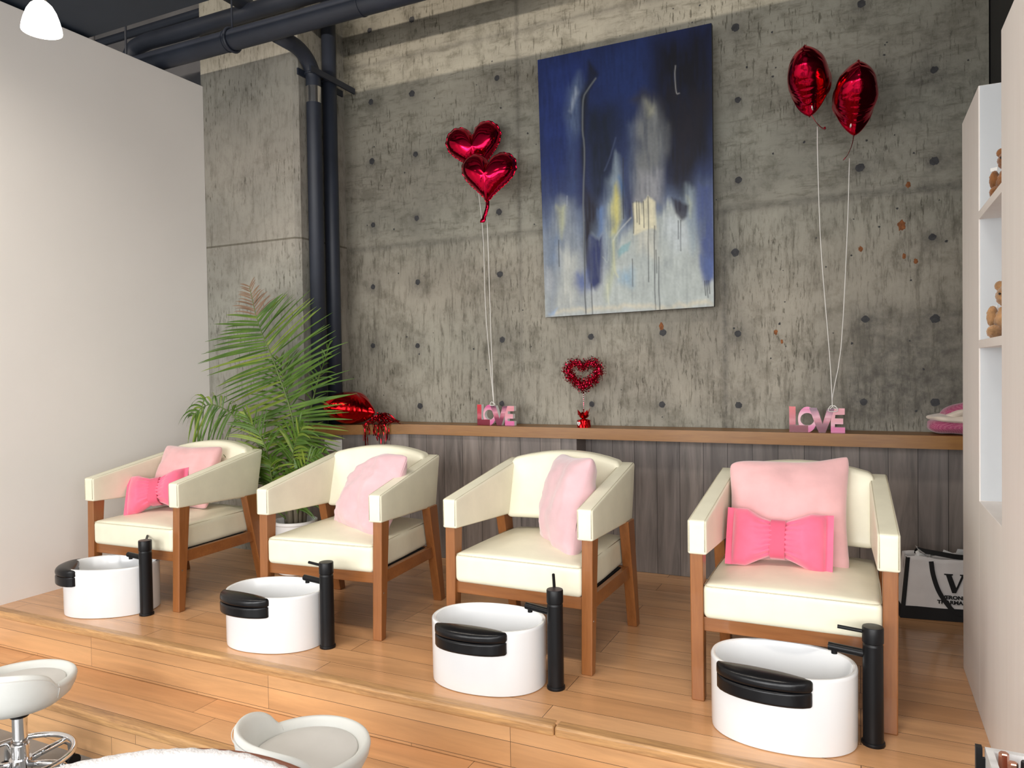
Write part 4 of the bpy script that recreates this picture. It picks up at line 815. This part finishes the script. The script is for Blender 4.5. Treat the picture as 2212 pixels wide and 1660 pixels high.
for k in range(60):      # heaped on the ledge to the right of the point
    a = rnd.uniform(-2.9, .7); L_ = rnd.uniform(.06, .17); c = Vector((-2.69, 3.765, .868))
    e = c+Vector((math.cos(a)*L_*.9+.03, math.sin(a)*.045, -.042+rnd.uniform(0, .025)))
    strip([c, lerp(c, e, .4)+Vector((0, rnd.uniform(-.02, .02), rnd.uniform(.0, .04))), lerp(c, e, .75)+Vector((rnd.uniform(-.02, .02), 0, rnd.uniform(-.01, .02))), e], rnd.uniform(.0018, .0036))
part_label(b.build('fringe', 'foil_dark', t), 'shredded dark red tinsel fringe')

# ================================================================== LOVE SIGNS
def love(label, loc, w, h, rz=0.0):
    t = thing('love_sign', label, 'sign', loc, rz, 'block letter signs on the ledge'); s = lambda P: [((x-133)/629*w, (490-y)/285*h) for x, y in P]
    n = 40; O = [(.33*w+.170*w*math.cos(2*PI*k/n), .495*h+.50*h*math.sin(2*PI*k/n)) for k in range(n)]
    I = [(.33*w+.125*w*math.cos(2*PI*k/n), .505*h+.245*h*math.sin(2*PI*k/n)) for k in range(n)]
    def letter(name, P, mat, d0, lab):
        b = MB(); b.side = 1; b.prism(P, lambda u, v, d: (u, d, v), d0, .030); part_label(b.build(name, [mat, 'white_plastic'], t), lab)
    letter('letter_l', s([(133, 205), (207, 205), (207, 413), (350, 413), (350, 490), (133, 490)]), 'let_l', -.0006, 'red letter L')
    b = MB(); b.cur = 0
    fr = [(x, .0006, z) for x, z in O]+[(x, .0006, z) for x, z in I]+[(x, .030, z) for x, z in O]+[(x, .030, z) for x, z in I]
    b.add(fr, [(k, (k+1) % n, n+(k+1) % n, n+k) for k in range(n)]+[(2*n+k, 3*n+k, 3*n+(k+1) % n, 2*n+(k+1) % n) for k in range(n)])
    b.cur = 1; b.add(fr, [(k, 2*n+k, 2*n+(k+1) % n, (k+1) % n) for k in range(n)]+[(n+k, n+(k+1) % n, 3*n+(k+1) % n, 3*n+k) for k in range(n)])
    part_label(b.build('letter_o', ['let_o', 'white_plastic'], t, weld=True), 'pink letter O')
    letter('letter_v', s([(362, 218), (448, 218), (472, 270), (512, 398), (568, 226), (655, 222), (546, 490), (470, 490), (430, 400)]), 'let_v', 0.0, 'plum letter V')
    letter('letter_e', s([(650, 222), (760, 222), (760, 291), (656, 294), (652, 333), (742, 333), (742, 395), (650, 396), (650, 430), (762, 430), (762, 490), (605, 490), (605, 352), (632, 270)]), 'let_e', -.0003, 'rose letter E')
    return t
love('smaller pink and red LOVE letter sign on the ledge below the left balloons', (-2.075, 3.905, .818), .245, .122)
love('pink and plum LOVE letter sign on the ledge at the right, nearer the towel', (-.314, 3.885, .818), .252, .126)

# ================================================================== TINSEL HEART
t = thing('tinsel_heart', 'red tinsel open heart on a striped stick in a foil wrapped base', 'decoration', (-1.397, 3.90, .818))
rnd = random.Random(5); b = MB(); core = []
hc = Vector((0, 0, .292))
def hp(a): r = heart_r(a); return hc+Vector((r*.092*math.cos(a), 0, r*.082*math.sin(a)))
b.tube([hp(2*PI*k/80) for k in range(80)], .010, 8, closed=True)
for _ in range(4200):
    a = rnd.uniform(0, 2*PI); c = hp(a)
    d = Vector((rnd.gauss(0, 1), rnd.gauss(0, 1), rnd.gauss(0, 1))).normalized(); p = c+d*rnd.uniform(.010, .044); 
    s1 = d.orthogonal().normalized(); s1.rotate(Matrix.Rotation(rnd.uniform(0, 6.3), 3, d)); s2 = (d.cross(s1)*rnd.uniform(.3, 1)+d*rnd.uniform(-.7, .7)).normalized(); q = rnd.uniform(.0025, .0052)
    b.cur = 0 if rnd.random() < .86 else 1
    b.add([p-s1*q-s2*q*.5, p+s1*q-s2*q*.5, p+s1*q+s2*q*.5, p-s1*q+s2*q*.5+d*q*.6], [(0, 1, 2, 3)])
b.build('tinsel', ['tinsel_a', 'foil'], t)
b = MB(); b.tube([(0, 0, .05), (0, 0, .20)], .0028, 8)
for k in range(8): b.cur = 1; b.tube([(0, 0, .105+k*.011), (0, 0, .110+k*.011)], .0031, 8)
part_label(b.build('stick', ['foil', 'white_plastic'], t, smooth=True), 'red and white striped stick')
b = MB()
def wrap(i, j):
    a = i*2*PI; z = j; r = .036*(1+.05*math.sin(9*a+z*4)+.03*math.sin(17*a)) if z < .75 else lerp(.036, .008, (z-.75)/.25)
    return Vector((r*math.cos(a), r*math.sin(a), min(z, .78)/.78*.042+max(0, z-.78)*.03))
b.grid(wrap, 60, 12, cu=True); b.add([wrap(k/60, 0) for k in range(60)], [tuple(range(59, -1, -1))]); b.build('wrapped_base', 'foil_warm', t, smooth=True)
b = MB()
for k, (a, L_, wd, up) in enumerate(((2.8, .044, .020, .052), (2.2, .03, .02, .04), (.5, .036, .024, .062), (.1, .038, .018, .03), (-.6, .034, .02, .028), (3.6, .03, .016, .02), (-1.4, .026, .02, .03), (1.2, .03, .02, .05), (4.3, .025, .018, .034))):
    c = Vector((math.cos(a), math.sin(a), 0)); s_v = Vector((-math.sin(a), math.cos(a), 0)); o = Vector((0, 0, .046))
    b.add([o, o+c*L_*.6+s_v*wd+Vector((0, 0, up*.5)), o+c*L_+Vector((0, 0, up)), o+c*L_*.6-s_v*wd+Vector((0, 0, up*.45)), o+c*L_*.55+Vector((0, 0, up*.25))], [(0, 4, 1), (1, 4, 2), (2, 4, 3), (3, 4, 0)])
o = b.build('foil_bow', 'foil_warm', t); q = o.modifiers.new('t', 'SOLIDIFY'); q.thickness = .0008
b = MB(); P2 = [(heart_r(2*PI*k/60)*.0135*math.cos(2*PI*k/60), heart_r(2*PI*k/60)*.0135*math.sin(2*PI*k/60)) for k in range(60)]
an = R_(-118); nrm = Vector((math.cos(an), math.sin(an), 0)); tan = Vector((-nrm.y, nrm.x, 0)); c0 = Vector((0, 0, .021))
b.prism(P2, lambda u, v, d: c0+nrm*(.0385+d)+tan*u+Vector((0, 0, v)), 0, .0006); stk = b.build('sticker', 'white_plastic', t); part_label(stk, 'white heart sticker with printed greeting')
def text_mesh(name, txt, size, mat, parent, mtx, bold=0.0, extr=.0003, sx=1.0):
    cu = bpy.data.curves.new(name, 'FONT'); cu.body = txt; cu.size = size; cu.extrude = extr; cu.offset = bold; cu.align_x = 'CENTER'; cu.align_y = 'CENTER'
    tmp = bpy.data.objects.new(name, cu); COL.objects.link(tmp); dg = bpy.context.evaluated_depsgraph_get()
    me = bpy.data.meshes.new_from_object(tmp.evaluated_get(dg)); bpy.data.objects.remove(tmp)
    o = bpy.data.objects.new(name, me); COL.objects.link(o); me.materials.clear(); me.materials.append(M[mat]); o.parent = parent; o.matrix_local = mtx @ Matrix.Diagonal((sx, 1, 1, 1)); return o
base = Matrix((( tan.x, 0, nrm.x, 0), (tan.y, 0, nrm.y, 0), (0, 1, 0, 0), (0, 0, 0, 1)))
for k, (w_, zz) in enumerate((('Happy', .0245), ("Valentine's", .0205), ('Day', .0165))):
    text_mesh('sticker_text', w_, .0044, 'foil_dark' if k == 1 else 'black_paint', stk, Matrix.Translation(Vector((0, 0, zz))+nrm*.0395) @ base, 0, .0001)

# ================================================================== FOLDED TOWEL
t = thing('folded_throw', 'magenta diamond patterned cloth with cream trim bundled on the ledge end', 'cloth', (.405, 3.94, .818))
def cloth_layer(name, mat, cx, cy, cz, sx, sy, sz, seed, lean=0.0, m=2.6):
    b = MB(); off = Vector((seed*3, seed*5, seed))
    def fn(i, j):
        a = i*2*PI; p = (j-.5)*PI; ca, sa, cp, sp = math.cos(a), math.sin(a), math.cos(p), math.sin(p)
        pw = lambda q: math.copysign(abs(q)**(2/m), q)
        v = Vector((pw(ca)*abs(cp)**(2/m)*sx, pw(sa)*abs(cp)**(2/m)*sy, pw(sp)*sz))
        k = noise.noise(v*16+off)*.016+noise.noise(Vector((v.x*9, v.y*9, v.z*50))+off)*.009
        d = v.normalized()*k; q = v+d; q.z += lean*q.x
        return Vector((cx+q.x, cy+q.y, max(.001, cz+q.z)))
    b.grid(fn, 64, 30, cu=True); return b.build(name, mat, t, smooth=True, weld=True)
cloth_layer('lower_fold', 'towel_pink', .0, -.005, .038, .112, .085, .037, 1)
cloth_layer('trim_fold', 'towel_cream', -.005, -.01, .074, .114, .084, .019, 2, -.02)
cloth_layer('upper_fold', 'towel_pink', .035, .0, .112, .095, .082, .040, 3, .22)
cloth_layer('cream_roll', 'towel_cream', .03, -.060, .104, .075, .032, .017, 4, .28)

# ================================================================== PALM
rnd = random.Random(21)
t = thing('potted_palm', 'tall green potted palm with a dried brown top frond in the column corner', 'plant', (-2.93, 3.27, 0))
O_ = Vector((-2.93, 3.27, 0))
b = MB(); b.lathe([(.085, 0), (.10, .01), (.118, .285), (.124, .29), (.124, .305), (.114, .305), (.110, .27), (.02, .262), (.0001, .262)], (0, 0, 0), 40); o = b.build('pot', 'white_plastic', t, smooth='angle')
b = MB(); b.lathe([(.109, .262), (.06, .275), (.0001, .28)], (0, 0, 0), 28, cap=False); b.build('soil', 'soil', o, smooth=True)
b = MB()
for k in range(9):
    a = k*2*PI/9; r = .028+.012*(k % 2); b.tube([(r*math.cos(a), r*math.sin(a), .255), (r*math.cos(a)*1.25, r*math.sin(a)*1.25, .36), (r*math.cos(a)*1.5, r*math.sin(a)*1.2, .50+.05*(k % 3))], [.021, .017, .008], 8)
b.build('trunk', 'trunk', t, smooth=True)
def frond(pts, L0, n, start, ang=62, droop=.25, mat='leaf', dry_from=2.0, dry='leaf_dry', wid=.0075, r0=.008, prof=None, face=(0, -1, .15), sides=(-1, 1), jit=1.0):
    P = [Vector(p)-O_ for p in bez([Vector(p) for p in pts], 60)]; b = MB()
    b.cur = 1; b.tube(P[::3]+[P[-1]], [lerp(r0, .0015, i/20) for i in range(len(P[::3])+1)], 7); b.cur = 0
    nf = Vector(face).normalized()
    for i in range(n):
        s0 = start+(1-start)*(i+.5)/n
        for sd in sides:
            s = min(.998, max(0, s0+rnd.uniform(-.4, .4)/n)); f = s*59; k = min(58, int(f)); p = P[k].lerp(P[k+1], f-k); tg = (P[min(59, k+2)]-P[max(0, k-1)]).normalized()
            side = tg.cross(nf).normalized()*sd
            u = (s-start)/(1-start); pr = prof(u) if prof else math.sin(PI*min(1, .16+u*.80))**.7
            L_ = L0*pr*rnd.uniform(.88, 1.1); a = R_(lerp(ang+18, ang-34, u)+rnd.uniform(-6, 6)*jit)
            d = (tg*math.cos(a)+side*math.sin(a)+nf*rnd.uniform(-.25, .32)*jit).normalized()
            dry_now = u > dry_from; w = wid*rnd.uniform(.8, 1.15)*(.6 if dry_now else 1); m = 7; vs = []
            wv = d.cross(nf+Vector((rnd.uniform(-.5, .5), 0, rnd.uniform(-.5, .5)))).normalized()
            curl = rnd.uniform(.6, 1.5)*droop
            for q in range(m+1):
                x = q/m; c = p+d*L_*x+Vector((0, 0, -curl*L_*x*x*(.6+.4*x)))
                if dry_now: c += side*(-.1*L_*x*x)+Vector((0, 0, -.1*L_*x**3))
                ww = w*(math.sin(PI*min(1, .12+x*.88))**.6)*(1-.35*x) if x < 1 else .0006
                h = nf*ww*.45; vs += [c-wv*ww+h, c, c+wv*ww+h]
            b.cur = 2 if dry_now else (3 if (mat == 'leaf' and rnd.random() < .22) else 0)
            b.add(vs, [(3*q+z, 3*q+z+1, 3*q+z+4, 3*q+z+3) for q in range(m) for z in (0, 1)])
    return b.build('frond', [mat, 'stem', dry, 'leaf_yellow'], t, smooth=True)
mainprof = lambda u: max(.12, (.62+.5*math.sin(PI*min(1, u*1.15)))*(1 if u < .62 else max(.36, 1-(u-.62)*1.9)))
frond([(-2.95, 3.28, .30), (-2.925, 3.29, .626), (-2.945, 3.28, .894), (-3.045, 3.26, 1.191), (-3.145, 3.24, 1.43), (-3.205, 3.235, 1.655)], .42, 60, .25, 86, .06, prof=mainprof, dry_from=.79, wid=.0088, jit=.5)
frond([(-2.96, 3.27, .30), (-3.10, 3.23, .66), (-3.28, 3.19, .885), (-3.45, 3.16, .968), (-3.60, 3.15, .90)], .21, 24, .48, 70, .75, 'leaf', wid=.0075)
frond([(-2.93, 3.25, .30), (-2.985, 3.17, .48), (-3.00, 3.12, .74), (-3.085, 3.06, .925)], .23, 26, .25, 56, .25, 'leaf', wid=.0075)
frond([(-2.92, 3.26, .30), (-2.87, 3.20, .52), (-2.73, 3.14, .655), (-2.56, 3.10, .735)], .13, 20, .35, 55, .35, 'leaf', wid=.0075)
frond([(-2.94, 3.29, .30), (-2.90, 3.38, .91), (-2.76, 3.40, 1.32)], .26, 15, .34, 62, .3, 'leaf', prof=lambda u: .9-.75*u, wid=.006, sides=(-1, 1))
frond([(-2.93, 3.27, .30), (-2.90, 3.22, .52), (-2.84, 3.17, .72), (-2.74, 3.13, .86)], .25, 22, .3, 58, .35, 'leaf', wid=.0085)
frond([(-2.94, 3.27, .30), (-2.95, 3.20, .52), (-2.98, 3.10, .70)], .22, 20, .25, 55, .4, 'leaf', wid=.0085)
frond([(-2.91, 3.26, .30), (-2.86, 3.22, .45), (-2.83, 3.17, .60)], .20, 18, .25, 55, .4, 'leaf', wid=.0085)
frond([(-2.93, 3.29, .30), (-2.97, 3.33, .60), (-3.05, 3.37, .98), (-3.12, 3.38, 1.22)], .30, 26, .35, 62, .2, 'leaf', wid=.007)
b = MB(); b.tube([Vector(p)-O_ for p in bez([(-2.96, 3.25, .30), (-3.09, 3.12, .48), (-3.19, 3.0, .70)], 12)], [.006-.0004*i for i in range(12)], 6); b.build('bare_stalk', 'stem', t, smooth=True)

# ================================================================== TOTE BAG
t = thing('tote_bag', 'white canvas tote bag with black trim on the floor by the shelf unit', 'bag', (.166, 3.728, 0), R_(7.8))
BW, BD, BH = .36, .14, .275
def bagfront(x, z): return -.012*math.sin(PI*min(1, x/BW))*math.sin(PI*min(1, z/BH))*0 + .012*z/BH
b = MB()
def shell(i, j):
    per = [(0, 0), (BW, 0), (BW, BD), (0, BD)]; k = int(i*4) % 4; f = i*4-int(i*4); x, y = per[k][0]*(1-f)+per[(k+1) % 4][0]*f, per[k][1]*(1-f)+per[(k+1) % 4][1]*f
    z = j*BH; lean = .02*j; cx = x+lean*(1-x/BW)*1.4; cy = y+(.014*j if y < BD/2 else -.02*j)
    return Vector((cx, cy, z+.002+.006*math.sin(x*30)*j))
b.grid(shell, 48, 14, cu=True); b.add([shell(k/48, 0) for k in range(48)], [tuple(range(47, -1, -1))]); o = b.build('body', 'bag_white', t, smooth='angle')
q = o.modifiers.new('t', 'SOLIDIFY'); q.thickness = .002
b = MB(); b.grid(lambda i, j: shell(i, j*.2)+Vector(((-.003 if i > .7 or i < .01 else 0), (-.0025 if i < .26 or i > .99 else 0), 0)), 48, 4, cu=True); o = b.build('base_band', 'bag_black', t); q = o.modifiers.new('t', 'SOLIDIFY'); q.thickness = .002
def bagpt(x, z, d=.004): return Vector((x+.028*z/BH*(1-x/BW), .014*z/BH-d, z))
b = MB(); n = 14; vs = []
for k in range(n): z = .01+(BH-.01)*k/(n-1); vs += [bagpt(-.001, z), bagpt(.013, z), bagpt(.013, z, .001), bagpt(-.001, z, -.02)]
b.add(vs, [(4*k+a, 4*k+(a+1) % 4, 4*k+4+(a+1) % 4, 4*k+4+a) for k in range(n-1) for a in range(4)]); b.build('edge_trim', 'bag_black', t)
b = MB(); b.box((-.018, .03, .002), (.004, .06, .05)); o = b.build('side_tab', 'bag_black', t); b = MB(); b.box((-.0195, .034, .015), (-.018, .056, .045)); b.build('care_tag', 'bag_white', o)
def strap(pts, w, nm):
    q = bez(pts, 40); b = MB(); vs = []
    for i, p in enumerate(q):
        tg = (q[min(39, i+1)]-q[max(0, i-1)]).normalized(); s = tg.cross(Vector((0, -1, .0))).normalized()*w
        vs += [p-s, p+s, p+s+Vector((0, .002, 0)), p-s+Vector((0, .002, 0))]
    b.add(vs, [(4*k+a, 4*k+(a+1) % 4, 4*k+4+(a+1) % 4, 4*k+4+a) for k in range(39) for a in range(4)]+[(0, 1, 2, 3), (159, 158, 157, 156)]); b.build(nm, 'bag_black', t)
strap([bagpt(.105, .262, .006), bagpt(.118, .20, .008), bagpt(.148, .125, .008), bagpt(.20, .055, .008), bagpt(.235, .04, .008), bagpt(.27, .055, .008), bagpt(.305, .13, .008), bagpt(.32, .262, .006)], .0095, 'handle')
strap([(.085, .10, .275), (.082, .06, .30), (.10, .03, .302), (.16, .012, .297), (.24, .01, .287), (.30, .03, .29), (.315, .10, .275)], .011, 'handle')
b = MB(); rnd = random.Random(4)
for _ in range(14):
    c = Vector((rnd.uniform(.08, .30), rnd.uniform(.03, .10), rnd.uniform(.245, .29))); r = rnd.uniform(.025, .045)
    p = [c+Vector((rnd.uniform(-1, 1), rnd.uniform(-.6, .6), rnd.uniform(-.3, 1))).normalized()*r for _ in range(4)]
    b.add(p, [(0, 1, 2), (0, 2, 3), (0, 3, 1), (1, 3, 2)])
part_label(b.build('tissue_paper', 'white_plastic', t), 'crumpled white tissue paper sticking out')
# lettering
def onbag(x, z, d=.0052): return Matrix.Translation(bagpt(x, z, d)) @ Matrix(((1, 0, 0, 0), (0, 0, -1, 0), (0, 1, 0, 0), (0, 0, 0, 1)))
b = MB(); V = [(0, .083), (.037, .083), (.037, .078), (.031, .077), (.0525, .022), (.073, .077), (.066, .078), (.066, .083), (.090, .083), (.090, .078), (.083, .077), (.052, 0), (.036, 0), (.008, .077), (0, .078)]
b.prism(V, lambda u, v, d: bagpt(.163+u, .128+v, .0035+d), 0, .0012); b.build('letter_v', 'bag_black', t)
text_mesh('lettering', 'VERONIC', .0215, 'bag_black', t, onbag(.2125, .107), .0011, .0003, 1.15)
text_mesh('lettering', 'THARMALIN', .0215, 'bag_black', t, onbag(.2115, .085), .0011, .0003, 1.15)

# ================================================================== PLUSH TOYS
def plush(label, loc, mat, sc, rz):
    t = thing('plush_bear', label, 'plush toy', loc, rz); 
    def fuzz(c, r, nm, sy=1.0, seed=0):
        b = MB(); off = Vector((seed*9, 2, 5))
        def fn(i, j):
            a = i*2*PI; p = (j-.5)*PI; d = Vector((math.cos(a)*math.cos(p), math.sin(a)*math.cos(p), math.sin(p)))
            k = 1+.10*noise.noise(d*5+off)+.09*noise.noise(d*22+off)
            return Vector(c)*sc+Vector((d.x*r[0], d.y*r[1], d.z*r[2]))*k*sc
        b.grid(fn, 60, 34, cu=True); return b.build(nm, mat, t, smooth=True, weld=True)
    fuzz((0, 0, .048), (.046, .042, .050), 'body', 1, 1); h = fuzz((0, -.006, .118), (.038, .036, .034), 'head', 1, 2)
    for s in (-1, 1):
        fuzz((s*.034, 0, .150), (.014, .010, .014), 'ear', 1, 3+s); fuzz((s*.047, -.015, .062), (.014, .016, .030), 'arm', 1, 6+s); fuzz((s*.030, -.035, .018), (.019, .026, .019), 'leg', 1, 9+s)
        b = MB(); b.lathe([(.0001, -.004), (.004, 0), (.0001, .004)], (s*.014*sc, -.042*sc, .124*sc), 10); b.build('eye', 'black_paint', h, smooth=True)
    b = MB(); b.box((-.060, -.004, .088), (-.040, -.002, .098)); part_label(b.build('tag', 'white_plastic', t), 'small white tag'); return t
plush('dark brown fluffy plush bear on the upper shelf, half hidden', (.412, 2.60, 1.634), 'fur', .92, R_(-35))
plush('tan fluffy plush bear on the lower shelf, half hidden', (.412, 2.60, 1.221), 'tan_fur', 1.04, R_(-35))

# ================================================================== ROLLING STOOLS
def make_stool(label, loc, back, post_top=-.075):
    t = thing('rolling_stool', label, 'stool', loc, back, 'white rolling stools')
    # local +x is the middle of the low back; z = 0 is the seat top
    FLO = -.36-loc[2]
    def hgt(a):
        d = abs((a+PI) % (2*PI)-PI); k = max(0, 1-(d/R_(80))**5); return .014+.080*k**.6*(1-.25*(d/R_(80))**2)
    def ring(a, z, r): return Vector((r*.89*math.cos(a), r*.89*math.sin(a), z))
    b = MB(); N = 96
    prof = [(.02, -.085, 0), (.09, -.082, 0), (.15, -.066, 0), (.186, -.040, 0), (.202, -.012, 0), (.2055, .0, .3), (.2075, -.002, .8), (.204, .006, .96), (.197, .010, 1.0), (.188, .008, .98), (.180, .002, .90), (.172, .001, .4), (.168, .0, 0.0), (.166, -.006, 0)]
    vs = []
    for r, z, k in prof:
        for i in range(N):
            a = 2*PI*i/N; h = hgt(a); hk = max(0, h-.014)/.085
            rr = r+ (.012*hk*k) ; vs.append(ring(a, z+h*k*1.0, rr))
    b.add(vs, [(i*N+k, i*N+(k+1) % N, (i+1)*N+(k+1) % N, (i+1)*N+k) for i in range(len(prof)-1) for k in range(N)]+[tuple(range(N-1, -1, -1))]); s = b.build('seat_shell', 'stool', t, smooth=True)
    b = MB(); b.lathe([(.148, -.006), (.1475, .001), (.143, .004), (.09, .006), (.0001, .007)], (0, 0, 0), 72, cap=False); b.build('seat_pad', 'stool_top', t, smooth=True)
    b = MB()
    pts = [ring(a, -.004+hgt(a)*.96, .2105+.012*max(0, hgt(a)-.014)/.085) for a in np.linspace(R_(-84), R_(84), 40)]; b.tube(pts, .0013, 5)
    for sd in (-1, 1):
        a = sd*R_(84); b.tube([ring(a, -.03, .198), ring(a, .004, .2085), ring(a, .018, .205), ring(a, .022, .197), ring(a, .018, .185), ring(a, .006, .172)], .0017, 6)
    b.build('seam', 'stool_top', s, smooth=True)
    b = MB(); b.tube([(0, 0, -.084), (0, 0, -.115)], .030, 24); b.build('collar', 'black_metal', t, smooth='angle')
    hub = FLO+.108
    b = MB(); b.tube([(0, 0, -.10), (0, 0, hub+.065)], .024, 28); b.tube([(0, 0, hub+.07), (0, 0, hub+.06)], .029, 28); b.build('gas_lift', 'chrome', t, smooth='angle')
    b = MB(); b.tube([(0, 0, hub+.062), (0, 0, hub-.02)], .0285, 28); b.tube([(0, 0, hub+.02), (0, 0, hub-.03)], .036, 28); b.build('hub', 'chrome', t, smooth='angle')
    for k in range(5):
        a = 2*PI*k/5+.35; c = Vector((math.cos(a), math.sin(a), 0))
        b = MB(); b.tube([c*.03+Vector((0, 0, hub)), c*.10+Vector((0, 0, hub+.006)), c*.160+Vector((0, 0, hub+.008)), c*.185+Vector((0, 0, hub-.012)), c*.190+Vector((0, 0, hub-.05)), c*.190+Vector((0, 0, FLO+.05))], .0115, 14); o = b.build('leg', 'chrome', t, smooth=True)
        b = MB(); s_v = Vector((-c.y, c.x, 0)); w = c*.190+Vector((0, 0, FLO+.0255))
        for e in (-.016, .006): b.tube([w+s_v*e, w+s_v*(e+.010)], .025, 20)
        b.tube([w+Vector((0, 0, .0)), w+Vector((0, 0, .028))], .008, 8); b.build('caster', 'black_metal', o, smooth='angle')
    b = MB(); b.tube([(.168*math.cos(2*PI*k/72), .168*math.sin(2*PI*k/72), hub+.022) for k in range(72)], .0105, 12, closed=True); b.build('foot_ring', 'chrome', t, smooth=True)
    return t
make_stool('white low-back rolling stool cut by the left edge, chrome base showing', (-2.755, 1.62, .035), R_(286))
make_stool('white low-back rolling stool in front of the lower step, turned to the tubs', (-1.445, 1.635, .058), R_(240))

# ================================================================== FOREGROUND CHAIR AND CART
t = thing('boucle_chair', 'white boucle tub chair whose rounded back fills the bottom edge', 'chair', (-1.01, .63, .006), R_(134))
def bk(i, j):
    a = lerp(R_(-82), R_(82), i); q = j*2*PI; ex = .034*math.copysign(abs(math.cos(q))**.7, math.cos(q)); ez = math.sin(q)
    top = .395-.10*abs(a/R_(82))**2.5; z = lerp(-.02, top, .5+.5*math.copysign(abs(ez)**.45, ez)); r = .425+ex+.03*(z/.4)
    p = Vector((r*math.cos(a), r*math.sin(a), z)); k = noise.noise(p*70)*.0018+noise.noise(p*160)*.0014
    return p+Vector((math.cos(a)*k, math.sin(a)*k, k))
b = MB(); b.grid(bk, 150, 60, cv=True)
for e in (0, 1): b.add([bk(e, k/60) for k in range(60)], [tuple(range(60))])
b.build('backrest', 'boucle', t, smooth=True)
b = MB(); b.tube([((.474+.026*z/.4)*math.cos(a), (.474+.026*z/.4)*math.sin(a), z) for a, z in [(a, .365-.10*abs(a/R_(82))**2.5) for a in np.linspace(R_(-82), R_(82), 60)]], .010, 8); part_label(b.build('piping', 'rim_brown', t, smooth=True), 'reddish brown edge piping')
b = MB(); b.lathe([(.0001, -.05), (.36, -.05), (.39, -.02), (.39, .05), (.36, .075), (.0001, .085)], (0, 0, 0), 60); b.build('seat', 'boucle', t, smooth=True)
for k in range(4):
    a = PI/4+k*PI/2; b = MB(); b.tube([(.30*math.cos(a), .30*math.sin(a), -.366), (.25*math.cos(a), .25*math.sin(a), -.05)], [.012, .018], 14); b.build('leg', 'walnut_leg', t, smooth='angle')

CX, CY, CZ = .218, 1.672, .40
t = thing('manicure_cart', 'pale laminate cart with open top tray in the bottom right corner', 'cart', (0, 0, 0))
b = MB(); b.box((CX, CY-.40, -.36), (CX+.36, CY, .30)); b.build('body', 'grey_marble', t, bevel=.002)
b = MB(); w = .013
for lo, hi in (((CX, CY-.40, .30), (CX+w, CY, CZ)), ((CX+.36-w, CY-.40, .30), (CX+.36, CY, CZ)), ((CX+w, CY-w, .30), (CX+.36-w, CY, CZ)), ((CX+w, CY-.40, .30), (CX+.36-w, CY-.40+w, CZ))): b.box(lo, hi)
b.build('tray', 'grey_marble', t)
b = MB(); b.box((CX-.016, CY-.012, .12), (CX-.005, CY+.003, .402)); b.box((CX-.006, CY-.010, .15), (CX, CY+.0, .17)); b.box((CX-.006, CY-.010, .36), (CX, CY+.0, .38)); b.build('handle', 'black_metal', t)
def bottle(label, x, y, cap, ctop, hexa):
    t = thing('nail_polish_bottle', label, 'bottle', (x, y, .3005), 0, 'polish bottles in the cart tray'); zt = ctop-.3005
    b = MB(); b.lathe([(.010, 0), (.0115, .003), (.0115, .038), (.006, .044), (.006, zt-.045)], (0, 0, 0), 20); b.build('glass', cap, t, smooth='angle')
    b = MB(); b.lathe([(.0095, zt-.055), (.0085, zt-.002), (.0075, zt), (.0001, zt)], (0, 0, 0), 6 if hexa else 20); b.build('cap', cap, t, smooth=False if hexa else 'angle')
bottle('copper capped polish bottle at the back of the cart tray', .2445, 1.639, 'copper', .41, True)
bottle('copper capped polish bottle between the other copper one and the black one', .2535, 1.605, 'copper', .41, True)
bottle('black capped polish bottle in the cart tray at the picture edge', .276, 1.617, 'black_metal', .41, False)
